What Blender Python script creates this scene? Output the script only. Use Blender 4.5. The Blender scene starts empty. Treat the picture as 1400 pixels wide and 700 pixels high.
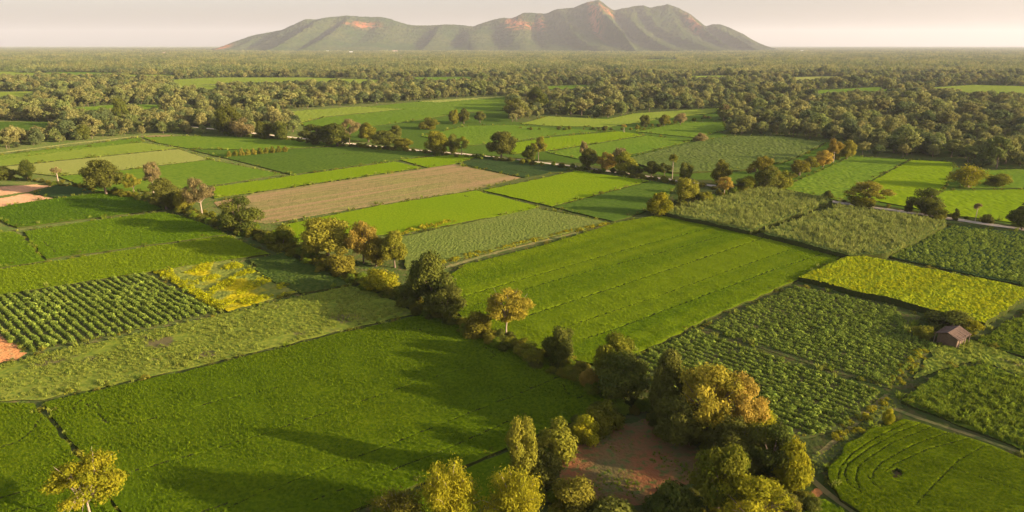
import bpy, math
import numpy as np
from mathutils import Vector, Matrix

R = math.radians
scene = bpy.context.scene
COL = scene.collection
rng = np.random.default_rng(7)

# ------------------------------------------------------------------ camera model
F, CX, CY, HOR, H = 933.0, 700.0, 350.0, 61.0, 60.0     # photograph is 1400 x 700
PITCH = math.atan((CY - HOR) / F)
CP, SP = math.cos(PITCH), math.sin(PITCH)
SUN_EL, SUN_BEHIND = 13.0, 18.0
SUN = Vector((math.cos(R(SUN_BEHIND)) * math.cos(R(SUN_EL)), -math.sin(R(SUN_BEHIND)) * math.cos(R(SUN_EL)), math.sin(R(SUN_EL))))


def G(px, py, z=0.0):
    """ground point seen at a spot of the photograph (level z)"""
    t = (CY - py) / F
    hz = H - z
    # y*sp - hz*cp = t*(y*cp + hz*sp)
    y = hz * (CP + t * SP) / (SP - t * CP)
    zc = y * CP + hz * SP
    return np.array([(px - CX) / F * zc, y])


def depth(p, z=0.0):
    return p[1] * CP + (H - z) * SP


def top_height(p, py):
    t = (CY - py) / F
    return (t * (p[1] * CP + H * SP) - p[1] * SP + H * CP) / (CP + t * SP)


def project(P):
    P = np.asarray(P, float)
    zc = P[:, 1] * CP + (H - P[:, 2]) * SP
    yc = P[:, 1] * SP + (P[:, 2] - H) * CP
    return np.stack([CX + F * P[:, 0] / zc, CY - F * yc / zc], 1)


def inside(poly, pts):
    poly = np.asarray(poly, float)
    x, y = pts[:, 0], pts[:, 1]
    res = np.zeros(len(pts), bool)
    n = len(poly)
    for i in range(n):
        x0, y0 = poly[i]
        x1, y1 = poly[(i + 1) % n]
        if y0 == y1:
            continue
        c = ((y0 > y) != (y1 > y)) & (x < (x1 - x0) * (y - y0) / (y1 - y0) + x0)
        res ^= c
    return res


def seg_dist(pts, line):
    """distance and nearest point from pts to a polyline"""
    best = np.full(len(pts), 1e9)
    near = np.zeros((len(pts), 2))
    for a, b in zip(line[:-1], line[1:]):
        d = b - a
        L = max(d @ d, 1e-9)
        t = np.clip(((pts - a) @ d) / L, 0, 1)
        q = a + t[:, None] * d
        r = np.hypot(*(pts - q).T)
        m = r < best
        best[m] = r[m]
        near[m] = q[m]
    return best, near


def noise2(pts, scale, seed):
    """cheap smooth noise made of random sine waves, about -1..1"""
    r = np.random.default_rng(seed)
    out = np.zeros(len(pts))
    for k in range(7):
        a = r.uniform(0, 2 * math.pi)
        f = r.uniform(0.6, 1.6) * 2 * math.pi / scale
        out += np.sin((pts[:, 0] * math.cos(a) + pts[:, 1] * math.sin(a)) * f + r.uniform(0, 6.28))
    return out / 3.2


# ------------------------------------------------------------------ materials
def new_mat(name):
    m = bpy.data.materials.new(name)
    m.use_nodes = True
    nt = m.node_tree
    nt.nodes.clear()
    return m, nt, nt.nodes.new('ShaderNodeOutputMaterial')


def N(nt, kind, **kw):
    n = nt.nodes.new(kind)
    for k, v in kw.items():
        if k in n.inputs.keys():
            n.inputs[k].default_value = v
        else:
            setattr(n, k, v)
    return n


def mixc(nt, fac, a, b, mode='MIX'):
    n = nt.nodes.new('ShaderNodeMix')
    n.data_type = 'RGBA'
    n.blend_type = mode
    for s, v in ((n.inputs[0], fac), (n.inputs[6], a), (n.inputs[7], b)):
        if hasattr(v, 'is_linked'):
            nt.links.new(v, s)
        else:
            s.default_value = v if not isinstance(v, tuple) or len(v) == 4 else (*v, 1)
    return n.outputs[2]


def noise_fac(nt, scale, lo, hi, detail=3.0, stretch=None, rot=0.0, seed=0.0):
    geo = N(nt, 'ShaderNodeNewGeometry')
    mp = N(nt, 'ShaderNodeMapping')
    mp.inputs['Location'].default_value = (seed * 37.1, seed * 11.7, seed)
    mp.inputs['Rotation'].default_value = (0, 0, rot)
    if stretch:
        mp.inputs['Scale'].default_value = stretch
    tx = N(nt, 'ShaderNodeTexNoise', Scale=scale, Detail=detail)
    mr = N(nt, 'ShaderNodeMapRange')
    mr.inputs['From Min'].default_value = lo
    mr.inputs['From Max'].default_value = hi
    if rot:
        # turn first, stretch afterwards
        m2 = N(nt, 'ShaderNodeMapping')
        m2.inputs['Rotation'].default_value = (0, 0, -rot)
        mp.inputs['Rotation'].default_value = (0, 0, 0)
        nt.links.new(geo.outputs['Position'], m2.inputs['Vector'])
        nt.links.new(m2.outputs[0], mp.inputs['Vector'])
    else:
        nt.links.new(geo.outputs['Position'], mp.inputs['Vector'])
    nt.links.new(mp.outputs[0], tx.inputs['Vector'])
    nt.links.new(tx.outputs['Fac'], mr.inputs['Value'])
    return mr.outputs[0]


def crop_mat(name, base, alt, speck, big=0.03, fine=1.6, rot=0.0, row=0.0, rowcol=None, seed=0.0, spot=None, transl=0.3):
    """living crop: broad patches, drill rows, fine speckle; thin leaves let light through"""
    m, nt, out = new_mat(name)
    c = mixc(nt, noise_fac(nt, big, 0.36, 0.64, 4, seed=seed), base, alt)
    c = mixc(nt, noise_fac(nt, fine, 0.38, 0.66, 2, seed=seed + 3), c, speck)
    if row:
        c = mixc(nt, noise_fac(nt, row, 0.42, 0.62, 1, stretch=(0.03, 1, 1), rot=rot, seed=seed + 5), c, rowcol or alt)
    if spot:
        c = mixc(nt, noise_fac(nt, spot[1], spot[2], spot[2] + 0.07, 3, seed=seed + 8), c, spot[0])
    d = N(nt, 'ShaderNodeBsdfDiffuse')
    t = N(nt, 'ShaderNodeBsdfTranslucent')
    mx = N(nt, 'ShaderNodeMixShader', Fac=transl)
    nt.links.new(c, d.inputs['Color'])
    nt.links.new(c, t.inputs['Color'])
    nt.links.new(d.outputs[0], mx.inputs[1])
    nt.links.new(t.outputs[0], mx.inputs[2])
    nt.links.new(mx.outputs[0], out.inputs['Surface'])
    return m


def soil_mat(name, a, b, c, s1=0.12, s2=1.2, seed=0.0):
    m, nt, out = new_mat(name)
    col = mixc(nt, noise_fac(nt, s1, 0.38, 0.62, 5, seed=seed), a, b)
    col = mixc(nt, noise_fac(nt, s2, 0.5, 0.68, 4, seed=seed + 2), col, c)
    bs = N(nt, 'ShaderNodeBsdfDiffuse', Roughness=1.0)
    bp = N(nt, 'ShaderNodeBump', Strength=0.6, Distance=0.3)
    nt.links.new(noise_fac(nt, s2 * 2, 0.2, 0.8, 4, seed=seed + 4), bp.inputs['Height'])
    nt.links.new(bp.outputs[0], bs.inputs['Normal'])
    nt.links.new(col, bs.inputs['Color'])
    nt.links.new(bs.outputs[0], out.inputs['Surface'])
    return m


def leaf_mat(name, a, b, c=None, transl=0.35):
    """foliage: every leaf its own tint, every plant its own shift"""
    m, nt, out = new_mat(name)
    at = N(nt, 'ShaderNodeAttribute', attribute_name='tint')
    oi = N(nt, 'ShaderNodeObjectInfo')
    col = mixc(nt, at.outputs['Fac'], a, b)
    if c:
        mr = N(nt, 'ShaderNodeMapRange')
        nt.links.new(oi.outputs['Random'], mr.inputs['Value'])
        mr.inputs['To Max'].default_value = 0.75
        col = mixc(nt, mr.outputs[0], col, c)
    hs = N(nt, 'ShaderNodeHueSaturation')
    mv = N(nt, 'ShaderNodeMapRange')
    mv.inputs['To Min'].default_value = 0.8
    mv.inputs['To Max'].default_value = 1.25
    ml = N(nt, 'ShaderNodeMath', operation='MULTIPLY')
    ml.inputs[1].default_value = 7.31
    fr = N(nt, 'ShaderNodeMath', operation='FRACT')
    nt.links.new(oi.outputs['Random'], ml.inputs[0])
    nt.links.new(ml.outputs[0], fr.inputs[0])
    nt.links.new(fr.outputs[0], mv.inputs['Value'])
    nt.links.new(mv.outputs[0], hs.inputs['Value'])
    nt.links.new(col, hs.inputs['Color'])
    d = N(nt, 'ShaderNodeBsdfDiffuse')
    t = N(nt, 'ShaderNodeBsdfTranslucent')
    mx = N(nt, 'ShaderNodeMixShader', Fac=transl)
    nt.links.new(hs.outputs[0], d.inputs['Color'])
    nt.links.new(hs.outputs[0], t.inputs['Color'])
    nt.links.new(d.outputs[0], mx.inputs[1])
    nt.links.new(t.outputs[0], mx.inputs[2])
    nt.links.new(mx.outputs[0], out.inputs['Surface'])
    return m


def wood_mat(name, a, b, scale=6.0):
    m, nt, out = new_mat(name)
    tc = N(nt, 'ShaderNodeTexCoord')
    tx = N(nt, 'ShaderNodeTexNoise', Scale=scale, Detail=4.0)
    nt.links.new(tc.outputs['Object'], tx.inputs['Vector'])
    bs = N(nt, 'ShaderNodeBsdfPrincipled', Roughness=0.85)
    nt.links.new(mixc(nt, tx.outputs['Fac'], a, b), bs.inputs['Base Color'])
    nt.links.new(bs.outputs[0], out.inputs['Surface'])
    return m


LEAF = {
    'dark': leaf_mat('leaf_dark_green', (0.056, 0.082, 0.015), (0.150, 0.160, 0.023), (0.125, 0.120, 0.022)),
    'olive': leaf_mat('leaf_olive_green', (0.100, 0.130, 0.012), (0.250, 0.240, 0.023), (0.23, 0.19, 0.026)),
    'yellow': leaf_mat('leaf_yellow_green', (0.19, 0.20, 0.012), (0.36, 0.31, 0.018), transl=0.4),
    'orange': leaf_mat('leaf_straw_orange', (0.25, 0.20, 0.034), (0.40, 0.27, 0.045), transl=0.4),
    'amber': leaf_mat('leaf_amber', (0.22, 0.20, 0.022), (0.38, 0.30, 0.034), transl=0.4),
    'pale': leaf_mat('leaf_pale_tan', (0.20, 0.17, 0.060), (0.29, 0.22, 0.085), transl=0.4),
    'wood': leaf_mat('leaf_woodland', (0.105, 0.150, 0.036), (0.235, 0.255, 0.068), (0.24, 0.215, 0.072)),
    'wood_deep': leaf_mat('leaf_woodland_deep', (0.068, 0.102, 0.036), (0.150, 0.170, 0.052), (0.125, 0.150, 0.052)),  # deeper green foliage of some woodland tree kinds
    'wood_gold': leaf_mat('leaf_woodland_gold', (0.160, 0.190, 0.048), (0.270, 0.270, 0.078), (0.28, 0.245, 0.080)),
    'weed': leaf_mat('leaf_weed_green', (0.12, 0.18, 0.015), (0.22, 0.26, 0.022), transl=0.4),
    'weedy': leaf_mat('leaf_dry_weed', (0.20, 0.26, 0.036), (0.35, 0.36, 0.055), transl=0.4),
    'cassava': leaf_mat('leaf_row_crop', (0.125, 0.195, 0.028), (0.290, 0.340, 0.050), transl=0.35),
    'cane': leaf_mat('leaf_cane', (0.16, 0.21, 0.040), (0.31, 0.31, 0.075), transl=0.35),
    'flower': leaf_mat('leaf_flowering', (0.30, 0.33, 0.010), (0.50, 0.47, 0.010), transl=0.4),
}
BARK = wood_mat('bark_brown', (0.10, 0.07, 0.045), (0.20, 0.14, 0.09))
PALEBARK = wood_mat('bark_pale', (0.26, 0.19, 0.13), (0.42, 0.32, 0.23))
STRAW = leaf_mat('dry_frond', (0.20, 0.12, 0.05), (0.32, 0.19, 0.08))

# ------------------------------------------------------------------ object helpers


def tag(o, label=None, cat=None, group=None, kind=None):
    if label:
        o['label'] = label
    if cat:
        o['category'] = cat
    if group:
        o['group'] = group
    if kind:
        o['kind'] = kind
    return o


def mesh_np(name, V, Fq, mats, tint=None, mat_idx=None, smooth=False):
    """V (n,3); Fq list of arrays of equal-length faces"""
    me = bpy.data.meshes.new(name)
    V = np.asarray(V, np.float32)
    me.vertices.add(len(V))
    me.vertices.foreach_set('co', V.ravel())
    if not isinstance(Fq, list):
        Fq = [Fq]
    Fq = [np.asarray(f, np.int32) for f in Fq if len(f)]
    loops = np.concatenate([f.ravel() for f in Fq])
    tot = np.concatenate([np.full(len(f), f.shape[1], np.int32) for f in Fq])
    start = np.concatenate([[0], np.cumsum(tot)[:-1]]).astype(np.int32)
    me.loops.add(len(loops))
    me.loops.foreach_set('vertex_index', loops)
    me.polygons.add(len(tot))
    me.polygons.foreach_set('loop_start', start)
    me.polygons.foreach_set('loop_total', tot)
    if mat_idx is not None:
        me.polygons.foreach_set('material_index', np.asarray(mat_idx, np.int32))
    me.polygons.foreach_set('use_smooth', np.full(len(tot), smooth))
    for m in (mats if isinstance(mats, (list, tuple)) else [mats]):
        me.materials.append(m)
    if tint is not None:
        a = me.attributes.new('tint', 'FLOAT', 'FACE')
        a.data.foreach_set('value', np.asarray(tint, np.float32))
    me.update(calc_edges=True)
    me.validate()
    return me


def link(name, me, parent=None, loc=(0, 0, 0), rz=0.0, scale=(1, 1, 1)):
    o = bpy.data.objects.new(name, me)
    COL.objects.link(o)
    o.location = loc
    o.rotation_euler = (0, 0, rz)
    o.scale = scale
    if parent:
        o.parent = parent
    return o


def set_mat(o, mats):
    for s, m in zip(o.material_slots, mats):
        s.link = 'OBJECT'
        s.material = m


# ------------------------------------------------------------------ plant meshes (unit size: 1 high, 1 wide)
class Leaves:
    def __init__(self):
        self.V, self.T, self.n = [], [], 0

    def add(self, P, nrm, size, tint, aspect=0.6, axis=None, r=rng):
        """kite-shaped leaf sprays at P facing nrm"""
        n = len(P)
        nrm = nrm / np.maximum(np.linalg.norm(nrm, axis=1, keepdims=True), 1e-6)
        ref = axis if axis is not None else r.normal(size=(n, 3))
        a = ref - (ref * nrm).sum(1, keepdims=True) * nrm
        a /= np.maximum(np.linalg.norm(a, axis=1, keepdims=True), 1e-6)
        b = np.cross(nrm, a)
        s = (size * r.lognormal(-0.05, 0.38, n).clip(0.4, 2.2))[:, None]
        fold = nrm * s * r.uniform(-0.25, 0.25, (n, 1))
        q = np.stack([P - a * s, P + b * s * aspect + fold, P + a * s, P - b * s * aspect + fold], 1)
        self.V.append(q.reshape(-1, 3))
        self.T.append(np.clip(tint, 0, 1))
        self.n += n

    def mesh(self, name, mat):
        V = np.concatenate(self.V)
        return mesh_np(name, V, np.arange(len(V)).reshape(-1, 4), mat, tint=np.concatenate(self.T))


def tubes(paths, sides=6):
    V, Fc, n = [], [], 0
    for pts, rad in paths:
        pts = np.asarray(pts, float)
        k = len(pts)
        for i in range(k):
            d = pts[min(i + 1, k - 1)] - pts[max(i - 1, 0)]
            d /= np.linalg.norm(d) + 1e-9
            a = np.cross(d, [0.3, 1, 0.2])
            a /= np.linalg.norm(a) + 1e-9
            b = np.cross(d, a)
            for s in range(sides):
                t = 2 * math.pi * s / sides
                V.append(pts[i] + rad[i] * (math.cos(t) * a + math.sin(t) * b))
        for i in range(k - 1):
            for s in range(sides):
                Fc.append((n + i * sides + s, n + i * sides + (s + 1) % sides, n + (i + 1) * sides + (s + 1) % sides, n + (i + 1) * sides + s))
        n += k * sides
    return np.array(V), np.array(Fc)


def clump_tree(kind, seed, n, leaf):
    """returns crown mesh and trunk mesh"""
    r = np.random.default_rng(seed)
    if kind == 'round':
        K, z0, z1, rr = 34, 0.10, 1.0, (0.13, 0.20)
    elif kind == 'oval':
        K, z0, z1, rr = 34, 0.06, 1.0, (0.13, 0.21)
    elif kind == 'bush':
        K, z0, z1, rr = 18, 0.0, 1.0, (0.15, 0.24)
    elif kind == 'feathery':
        K, z0, z1, rr = 30, 0.30, 1.0, (0.10, 0.17)
    elif kind == 'airy':
        K, z0, z1, rr = 46, 0.36, 1.0, (0.09, 0.15)
    elif kind == 'dome':
        K, z0, z1, rr = 46, 0.22, 1.0, (0.10, 0.17)
    elif kind == 'umbrella':
        K, z0, z1, rr = 44, 0.36, 1.0, (0.10, 0.16)
    C = []
    while len(C) < K:
        d = r.normal(size=3)
        d /= np.linalg.norm(d)
        rad = r.uniform(0.35, 1.0) ** 0.6
        x, y, zz = d * rad
        if kind == 'bush':
            z = (zz * 0.5 + 0.5)
            w = 0.5 * (1 - 0.35 * z)
            c = np.array([x * w * 0.8, y * w * 0.8, z * 0.78 + 0.02])
        elif kind == 'umbrella':
            rho = math.hypot(x, y)
            c = np.array([x * 0.45, y * 0.45, z0 + 0.50 * (1 - rho ** 2.2) * r.uniform(0.3, 1) + 0.04])
        else:
            z = z0 + (zz * 0.5 + 0.5) * (z1 - z0 - 0.12) + 0.03
            u = (z - z0) / (z1 - z0)
            w = 0.42 * (math.sin(math.pi * min(1, max(0, u * 0.82 + 0.16))) ** 0.6)
            if kind == 'oval':
                w *= 0.92
            if kind in ('dome', 'airy'):
                w = 0.45 * math.sqrt(max(0.05, 1 - max(0, (u - 0.25) / 0.78) ** 2)) * (0.8 if u < 0.15 else 1)
            c = np.array([x * w, y * w, z])
        C.append(c)
    C = np.array(C)
    lean = r.uniform(-0.06, 0.06, 2)
    C[:, :2] += lean * C[:, 2:3]
    rad = r.uniform(*rr, K)
    ctint = r.uniform(0.15, 0.85, K)
    L = Leaves()
    flat = {'round': 0.72, 'oval': 0.8, 'bush': 0.8, 'feathery': 0.55, 'dome': 0.6, 'airy': 0.5, 'umbrella': 0.45}[kind]
    per = (rad ** 2 / (rad ** 2).sum() * n).astype(int)
    for c, q, m, t in zip(C, rad, per, ctint):
        d = r.normal(size=(m, 3))
        d /= np.linalg.norm(d, axis=1, keepdims=True)
        s = r.uniform(0.3, 1.0, m) ** (0.45 if kind in ('round', 'oval', 'bush') else 0.9)
        P = c + d * (s * q)[:, None] * np.array([1, 1, flat * 1.0]) * r.uniform(0.85, 1.2, (m, 1))
        P[:, 2] = np.maximum(P[:, 2], 0.01)
        nr = d * 1.1 + r.normal(size=(m, 3)) * 0.5 + np.array([0, 0, 0.25])
        L.add(P, nr, leaf, t + r.uniform(-0.25, 0.25, m), r=r)
    crown = L.mesh('crown_' + kind, LEAF['olive'])
    # trunk and limbs
    fork = {'round': 0.30, 'oval': 0.25, 'feathery': 0.34, 'dome': 0.3, 'airy': 0.36, 'umbrella': 0.30, 'bush': 0.05}[kind]
    tr = 0.028 if kind not in ('feathery', 'dome', 'airy') else (0.015 if kind == 'airy' else 0.020)
    base = np.array([0, 0, -0.02])
    fk = np.array([lean[0] * fork, lean[1] * fork, fork])
    paths = [([base, base * 0.4 + fk * 0.6 + r.uniform(-0.01, 0.01, 3), fk], [tr * 1.35, tr, tr * 0.85])]
    order = r.permutation(K)[:4 if kind == 'bush' else 18 if kind == 'airy' else 9]
    for k in order:
        e = C[k]
        mid = fk * 0.5 + e * 0.5 + np.array([0, 0, 0.03]) + r.uniform(-0.03, 0.03, 3)
        paths.append(([fk, mid, e], [tr * 0.6, tr * 0.36, tr * 0.12]))
        for q in range(2):
            e2 = e + r.uniform(-0.12, 0.12, 3) + np.array([0, 0, 0.04])
            paths.append(([mid, mid * 0.4 + e2 * 0.6, e2], [tr * 0.3, tr * 0.2, tr * 0.08]))
    tv, tf = tubes(paths)
    trunk = mesh_np('trunk_' + kind, tv, tf, BARK, smooth=True)
    return crown, trunk


def bamboo(seed, n, leaf, weep=False):
    r = np.random.default_rng(seed)
    L = Leaves()
    paths = []
    K = 26
    for k in range(K):
        az = r.uniform(0, 2 * math.pi)
        reach = r.uniform(0.12, 0.46)
        hgt = r.uniform(0.72, 1.0) * (1 - 0.35 * (reach / 0.46) ** 2)
        d = np.array([math.cos(az), math.sin(az), 0])
        b = d * r.uniform(0.0, 0.07)
        t = np.linspace(0, 1, 9)
        arch = 1.0 if weep else 0.45
        z = hgt * (t * (1 + arch * 0.5) - arch * 0.5 * t ** 3.2 * (1.7 if weep else 1.2))
        pts = b + d * (reach * t ** 2.2)[:, None] + np.stack([0 * t, 0 * t, z], 1)
        paths.append((pts, np.linspace(0.011, 0.002, 9)))
        m = n // K
        u = r.uniform(0.28, 1.0, m)
        P = np.stack([np.interp(u, t, pts[:, i]) for i in range(3)], 1)
        spread = 0.035 + 0.075 * (1 - (u - 0.6) ** 2 / 0.3).clip(0.2, 1)
        P += r.normal(size=(m, 3)) * spread[:, None] * np.array([0.8, 0.8, 0.55])
        P[:, 2] = np.maximum(P[:, 2] - r.uniform(0, 0.06, m) * (2.5 if weep else 1), 0.02)
        ax = d * 0.6 + r.normal(size=(m, 3)) * 0.6 + np.array([0, 0, -0.9])
        nr = r.normal(size=(m, 3)) + np.array([0, 0, 0.4]) + d * 0.4
        L.add(P, nr, leaf, r.uniform(0.2, 0.8) + r.uniform(-0.2, 0.2, m), aspect=0.34, axis=ax, r=r)
    tv, tf = tubes(paths, 5)
    return L.mesh('crown_bamboo', LEAF['yellow']), mesh_np('culms', tv, tf, PALEBARK, smooth=True)


def palm(seed, crown_h=0.30):
    r = np.random.default_rng(seed)
    L = Leaves()
    top = np.array([0.02, 0.0, 1 - crown_h * 0.45])
    for k in range(30):
        az = r.uniform(0, 2 * math.pi)
        up = r.uniform(-0.9, 1.0)
        d = np.array([math.cos(az) * math.cos(up), math.sin(az) * math.cos(up), math.sin(up)])
        ln = r.uniform(0.75, 1.0)
        for t in np.linspace(0.25, 1, 9):
            p = top + np.array([0.46, 0.46, crown_h * 0.55]) * d * ln * t + np.array([0, 0, -0.10 * crown_h * t * t * 3])
            m = 5
            P = p + r.normal(size=(m, 3)) * np.array([0.05, 0.05, 0.018])
            ax = np.repeat(d[None], m, 0) + r.normal(size=(m, 3)) * 0.35
            L.add(P, r.normal(size=(m, 3)) + np.array([0, 0, 0.5]), 0.05, r.uniform(0.1, 0.9, m), aspect=0.3, axis=ax, r=r)
    tv, tf = tubes([([[0, 0, -0.02], [0.01, 0, 0.4], [0.02, 0, 0.8], top], [0.05, 0.036, 0.032, 0.03])])
    return L.mesh('crown_palm', LEAF['olive']), mesh_np('trunk_palm', tv, tf, PALEBARK, smooth=True)


def pollard(seed):
    r = np.random.default_rng(seed)
    L = Leaves()
    paths = [([[0, 0, -0.02], [0.03, 0, 0.4], [0.0, 0.02, 0.72]], [0.09, 0.06, 0.055])]
    for k in range(12):
        d = r.normal(size=3)
        d[2] = abs(d[2]) * 0.5
        d /= np.linalg.norm(d)
        e = np.array([0, 0.02, 0.72]) + d * np.array([0.42, 0.42, 0.25])
        paths.append(([[0, 0.02, 0.72], e * 0.5 + np.array([0, 0.01, 0.38]), e], [0.05, 0.03, 0.012]))
        m = 55
        P = e + r.normal(size=(m, 3)) * np.array([0.09, 0.09, 0.045])
        L.add(P, r.normal(size=(m, 3)), 0.05, r.uniform(0.1, 0.9, m), r=r)
    tv, tf = tubes(paths)
    return L.mesh('crown_pollard', LEAF['pale']), mesh_np('trunk_pollard', tv, tf, PALEBARK, smooth=True)


PROTO = {
    'round': [clump_tree('round', 10 + i, 15000, 0.019) for i in range(4)],
    'oval': [clump_tree('oval', 20 + i, 15000, 0.020) for i in range(3)],
    'feathery': [clump_tree('feathery', 30 + i, 10000, 0.015) for i in range(4)],
    'dome': [clump_tree('dome', 45 + i, 11000, 0.015) for i in range(3)],
    'airy': [clump_tree('airy', 48 + i, 12000, 0.014) for i in range(2)],
    'umbrella': [clump_tree('umbrella', 40, 9000, 0.016)],
    'bush': [clump_tree('bush', 50 + i, 8500, 0.024) for i in range(4)],
    'bamboo': [bamboo(60 + i, 26000, 0.018) for i in range(3)],
    'weeping': [bamboo(70, 9000, 0.03, True)],
    'palm': [palm(80 + i) for i in range(2)],
    'toddy': [palm(85, 0.62)],
    'pollard': [pollard(90)],
}


def plant(kind, cx, top, base, w, leaf, name, label, cat='tree', group=None, rz=None, bark=None, v=None):
    p = G(cx, base)
    hgt = max(0.6, top_height(p, top))
    wid = w * depth(p, hgt * 0.5) / F
    r = np.random.default_rng(int(cx * 31 + top * 7))
    if kind in ('round', 'oval', 'bush', 'umbrella', 'feathery', 'dome', 'airy'):
        wid *= 1.18
        hgt *= 1.04
    crown, trunk = PROTO[kind][v if v is not None else r.integers(len(PROTO[kind]))]
    rz = r.uniform(0, 6.28) if rz is None else rz
    if kind == 'bush' and wid < 5.5 and cat != 'tree':
        o = link(name, crown, None, (p[0], p[1], 0), rz, (wid, wid, hgt))
        set_mat(o, [LEAF[leaf]])
        return tag(o, label, cat, group)
    e = link(name, None, None, (p[0], p[1], 0), rz, (wid, wid, hgt))
    e.empty_display_size = 0.3
    tag(e, label, cat, group)
    c = link('crown', crown, e)
    set_mat(c, [LEAF[leaf] if leaf in LEAF else leaf])
    t = link('culms' if kind in ('bamboo', 'weeping') else 'trunk', trunk, e)
    if bark:
        set_mat(t, [bark])
    return e


# ------------------------------------------------------------------ ground
def big_ground():
    X = np.concatenate([-np.geomspace(30000, 400, 14), np.linspace(-300, 300, 13), np.geomspace(400, 30000, 14)])
    Y = np.concatenate([-np.geomspace(30000, 300, 8), np.linspace(-200, 800, 21), np.geomspace(900, 30000, 20)])
    gx, gy = np.meshgrid(X, Y)
    V = np.stack([gx.ravel(), gy.ravel(), 0 * gx.ravel()], 1)
    nx, ny = len(X), len(Y)
    i = np.arange(nx - 1)
    j = np.arange(ny - 1)
    ii, jj = np.meshgrid(i, j)
    a = (jj * nx + ii).ravel()
    Fq = np.stack([a, a + 1, a + 1 + nx, a + nx], 1)
    m = soil_mat('rough_grass_ground', (0.050, 0.078, 0.016), (0.075, 0.092, 0.024), (0.105, 0.088, 0.034), 0.05, 0.6)
    o = link('ground', mesh_np('ground', V, Fq, m))
    tag(o, 'rough grassy ground and low bunds under and between all the fields', 'ground', kind='structure')


big_ground()
FIELDS_PX = []


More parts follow.
